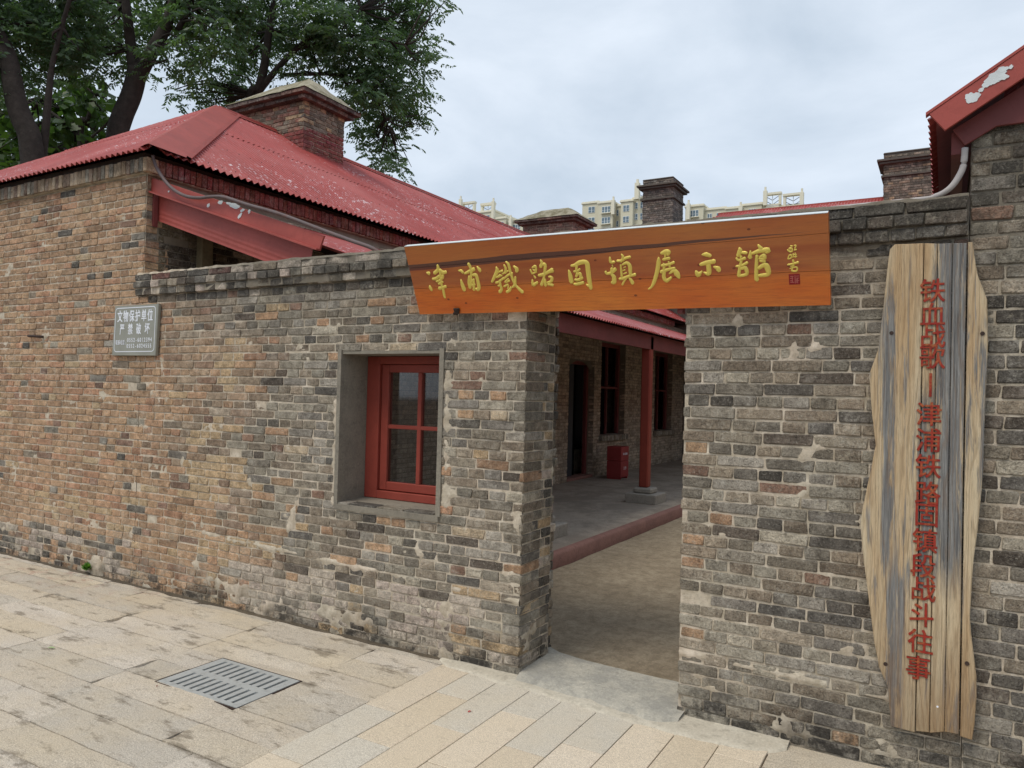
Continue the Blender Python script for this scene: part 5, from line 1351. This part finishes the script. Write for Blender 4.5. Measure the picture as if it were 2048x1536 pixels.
# ------------------------------------------------------------ trees
def tree(label, base, limbs, blobs, nclump, leaf, mat, group='trees behind the tan house', seed=1, big=1.0, dark=1.0):
    rg = np.random.default_rng(seed)
    root = tag(empty('tree', base), label, 'tree', group); root.matrix_world = Matrix.Identity(4)
    mb = MB()
    for (pts, r0, r1) in limbs:
        P = smoothpts(pts, 5); n = len(P)
        P = [p + Vector((noise.noise(p * 1.7), noise.noise(p * 1.7 + Vector((7, 0, 0))), 0)) * r0 * .18 for p in P]
        V, F = tube(P, [r0 + (r1 - r0) * i / (n - 1) for i in range(n)], 9); mb.add(V, F)
    mb.build('trunk', BARK, root, True)
    # compound leaves: a short rachis of paired drooping leaflets
    tot = sum(b[1] ** 2 for b in blobs); Vs = []; Cs = []
    # twigs from the limbs into the leaf masses
    tw = MB(); nodes = [Vector(p) for (pts, a, b) in limbs for p in smoothpts(pts, 3)]
    for (c, r, sq) in blobs:
        c = Vector(c); nd = min(nodes, key=lambda q: (q - c).length + (3 if q.z > c.z + .5 else 0))
        for k in range(3):
            e = c + Vector(rg.normal(size=3)) * r * .5; mid = nd.lerp(e, .5) + Vector(rg.normal(size=3)) * .15
            V, F = tube(smoothpts([nd, mid, e], 3), [.03 - .0038 * i for i in range(7)], 5); tw.add(V, F)
    stuff(tw.build('twigs', BARK, root, True))
    for (c, r, sq) in blobs:
        k = max(3, int(nclump * r * r / tot))
        for i in range(k):
            d = rg.normal(size=3); d /= np.linalg.norm(d); rad = r * rg.uniform(.25, 1.0) ** .45
            p = np.array(c) + d * rad * np.array([1, 1, sq])
            shade = 1.0 * rg.uniform(.75, 1.2)
            for q in range(5):
                a = rg.uniform(0, 6.28); L = leaf * rg.uniform(.7, 1.3)
                dr = np.array([math.cos(a), math.sin(a), rg.uniform(-.9, .25)]); dr /= np.linalg.norm(dr)
                s0 = p + rg.normal(size=3) * leaf * .55
                sd_ = np.cross(dr, [0, 0, 1.0]); sd_ /= np.linalg.norm(sd_) + 1e-9
                m_ = 6 if big == 1.0 else 1
                for j in range(m_):
                    b0 = s0 + dr * L * (j + .5) / m_ - np.array([0, 0, 1]) * L * .12 * (j / m_) ** 2
                    for sgn in (-1, 1):
                        ll = L * (.34 if big == 1.0 else .8) * rg.uniform(.8, 1.15); wd = ll * (.20 if big == 1.0 else .42)
                        ld = sd_ * sgn * .8 + dr * .45 + np.array([0, 0, rg.uniform(-.7, -.1)]); ld /= np.linalg.norm(ld)
                        wv = np.cross(ld, rg.normal(size=3)); wv /= np.linalg.norm(wv) + 1e-9
                        Vs.append([b0, b0 + ld * ll * .45 + wv * wd, b0 + ld * ll, b0 + ld * ll * .45 - wv * wd])
                        sh = shade * rg.uniform(.85, 1.15); Cs.append([(sh, sh, sh, 1)] * 4)
    V = np.array(Vs).reshape(-1, 3); F = np.arange(len(V)).reshape(-1, 4)
    big_mesh('crown', V, F, mat, root, False, np.array(Cs).reshape(-1, 4))
    return root
def A(px, py, t):
    """point at distance t along the axis-wise depth through a photo pixel"""
    d = RM.T @ np.array([px - 1024., py - 768., FPX]) / FPX; return Vector((CAM.x + d[0] * t, CAM.y + d[1] * t, CAM.z + d[2] * t))
def blobs(lst, t, r, spread=1.6, seed=3):
    r *= .80; t += .9
    g_ = np.random.default_rng(seed); out = []
    for (px, py, k) in lst: out.append((tuple(A(px, py, t + g_.uniform(-spread, spread))), r * k, .8))
    return out
T1 = 15.0
b0 = A(232, 345, T1); base1 = (b0.x, b0.y, 0)
tree('dark tree with a thick kinked forked trunk rising behind the tan house roof', base1,
     [([base1, A(231, 340, T1), A(233, 285, T1), A(244, 232, T1), A(261, 188, T1), A(276, 138, T1)], .225, .185),
      ([A(272, 150, T1), A(262, 100, T1), A(256, 40, T1 - .2), A(250, -20, T1 - .3), A(240, -120, T1 - .5)], .13, .05),
      ([A(277, 152, T1), A(300, 108, T1), A(328, 60, T1 + .1), A(345, 5, T1 + .2), A(372, -60, T1 + .4), A(420, -160, T1 + .6)], .155, .06),
      ([A(355, 60, T1), A(380, -10, T1), A(330, -120, T1)], .06, .03)],
     blobs([(180, 60, 1), (260, 40, 1), (340, 30, .9), (400, 20, 1), (430, 70, .6), (120, 30, 1), (230, 130, .6), (330, 110, .45), (380, 110, .5), (200, -60, 1.2), (320, -80, 1.3), (440, -60, 1.2), (150, 110, .6), (420, 120, .5), (270, -200, 1.4), (400, -220, 1.4), (470, 30, .7)], T1, .85, 1.4, 5), 460, .35, LEAFA, seed=11)
T2 = 13.5
b0 = A(70, 360, T2); base2 = (b0.x, b0.y, 0)
tree('leaning dark tree at the far left with a thinner second stem', base2,
     [([base2, A(66, 360, T2), A(43, 230, T2), A(12, 110, T2), A(-40, 20, T2), A(-120, -120, T2)], .22, .12),
      ([A(80, 350, T2 + .2), A(88, 280, T2 + .2), A(100, 170, T2 + .2), A(112, 100, T2 + .2), A(150, -40, T2)], .085, .03)],
     blobs([(30, 40, 1), (90, 60, 1), (10, 130, .7), (110, 120, .8), (60, 150, .5), (150, 90, .6), (-40, 0, 1.2), (60, -60, 1.2), (-80, 140, 1), (170, 10, .9), (20, -180, 1.4)], T2, .8, 1.3, 8), 370, .33, LEAFA, seed=12)
T3 = 17.5
b0 = A(500, 240, T3); base3 = (b0.x, b0.y, 0)
tree('broad dark tree behind the hip-capped chimney, its crown drooping to the right over the ridge', base3,
     [([base3, A(495, 260, T3), A(520, 170, T3), A(540, 60, T3), A(552, -30, T3), A(560, -160, T3)], .15, .04),
      ([A(512, 190, T3), A(570, 120, T3), A(640, 60, T3), A(720, 20, T3 + .3)], .085, .03),
      ([A(560, 150, T3), A(680, 150, T3 + .5), A(740, 180, T3 + .5), A(780, 260, T3 + .5)], .05, .02),
      ([A(590, 100, T3), A(700, 70, T3), A(810, 90, T3)], .045, .015)],
     blobs([(470, 120, .7), (430, 170, .5), (390, 200, .35), (440, 215, .4), (480, 180, .55), (500, 80, .8), (480, 20, 1), (560, 40, .9), (620, 30, .9), (590, 100, .7), (650, 110, .7), (600, 150, .5), (680, 60, 1), (740, 50, 1), (800, 30, 1), (840, 20, .6), (760, 110, .9), (820, 100, .75), (850, 110, .4), (720, 160, .8), (780, 170, .9), (830, 180, .5), (740, 230, .7), (800, 220, .7), (835, 245, .35), (760, 280, .55), (720, 290, .35), (790, 300, .45), (800, 330, .3), (770, 330, .35), (690, 130, .6), (560, -70, 1.4), (700, -60, 1.4), (820, -40, 1.0), (870, 5, .35), (500, -60, 1.2), (640, -180, 1.5), (790, -160, 1.3), (730, 200, .6), (650, 60, .8), (380, 160, .3), (350, 190, .25)], T3, .80, 1.2, 9), 1000, .34, LEAFA, seed=13)
T4 = 19.0
b0 = A(170, 420, T4); base4 = (b0.x, b0.y, 0)
tree('lighter green broad-leaved tree low between the two dark trunks', base4,
     [([base4, A(160, 300, T4), A(175, 240, T4), A(190, 190, T4)], .10, .03), ([A(165, 280, T4), A(110, 230, T4), A(60, 200, T4)], .05, .02), ([A(165, 290, T4), A(200, 260, T4), A(230, 230, T4)], .04, .02)],
     blobs([(150, 200, .45), (170, 180, .5), (120, 220, .5), (190, 215, .35), (200, 250, .35), (140, 260, .55), (170, 290, .55), (110, 290, .6), (60, 260, .7), (20, 230, .7), (0, 300, .8), (40, 330, .7), (90, 340, .7), (150, 330, .6), (200, 300, .3), (215, 220, .25), (10, 190, .5), (190, 335, .35)], T4, .80, 1.0, 10), 230, .34, LEAFB, seed=14, big=1.8)
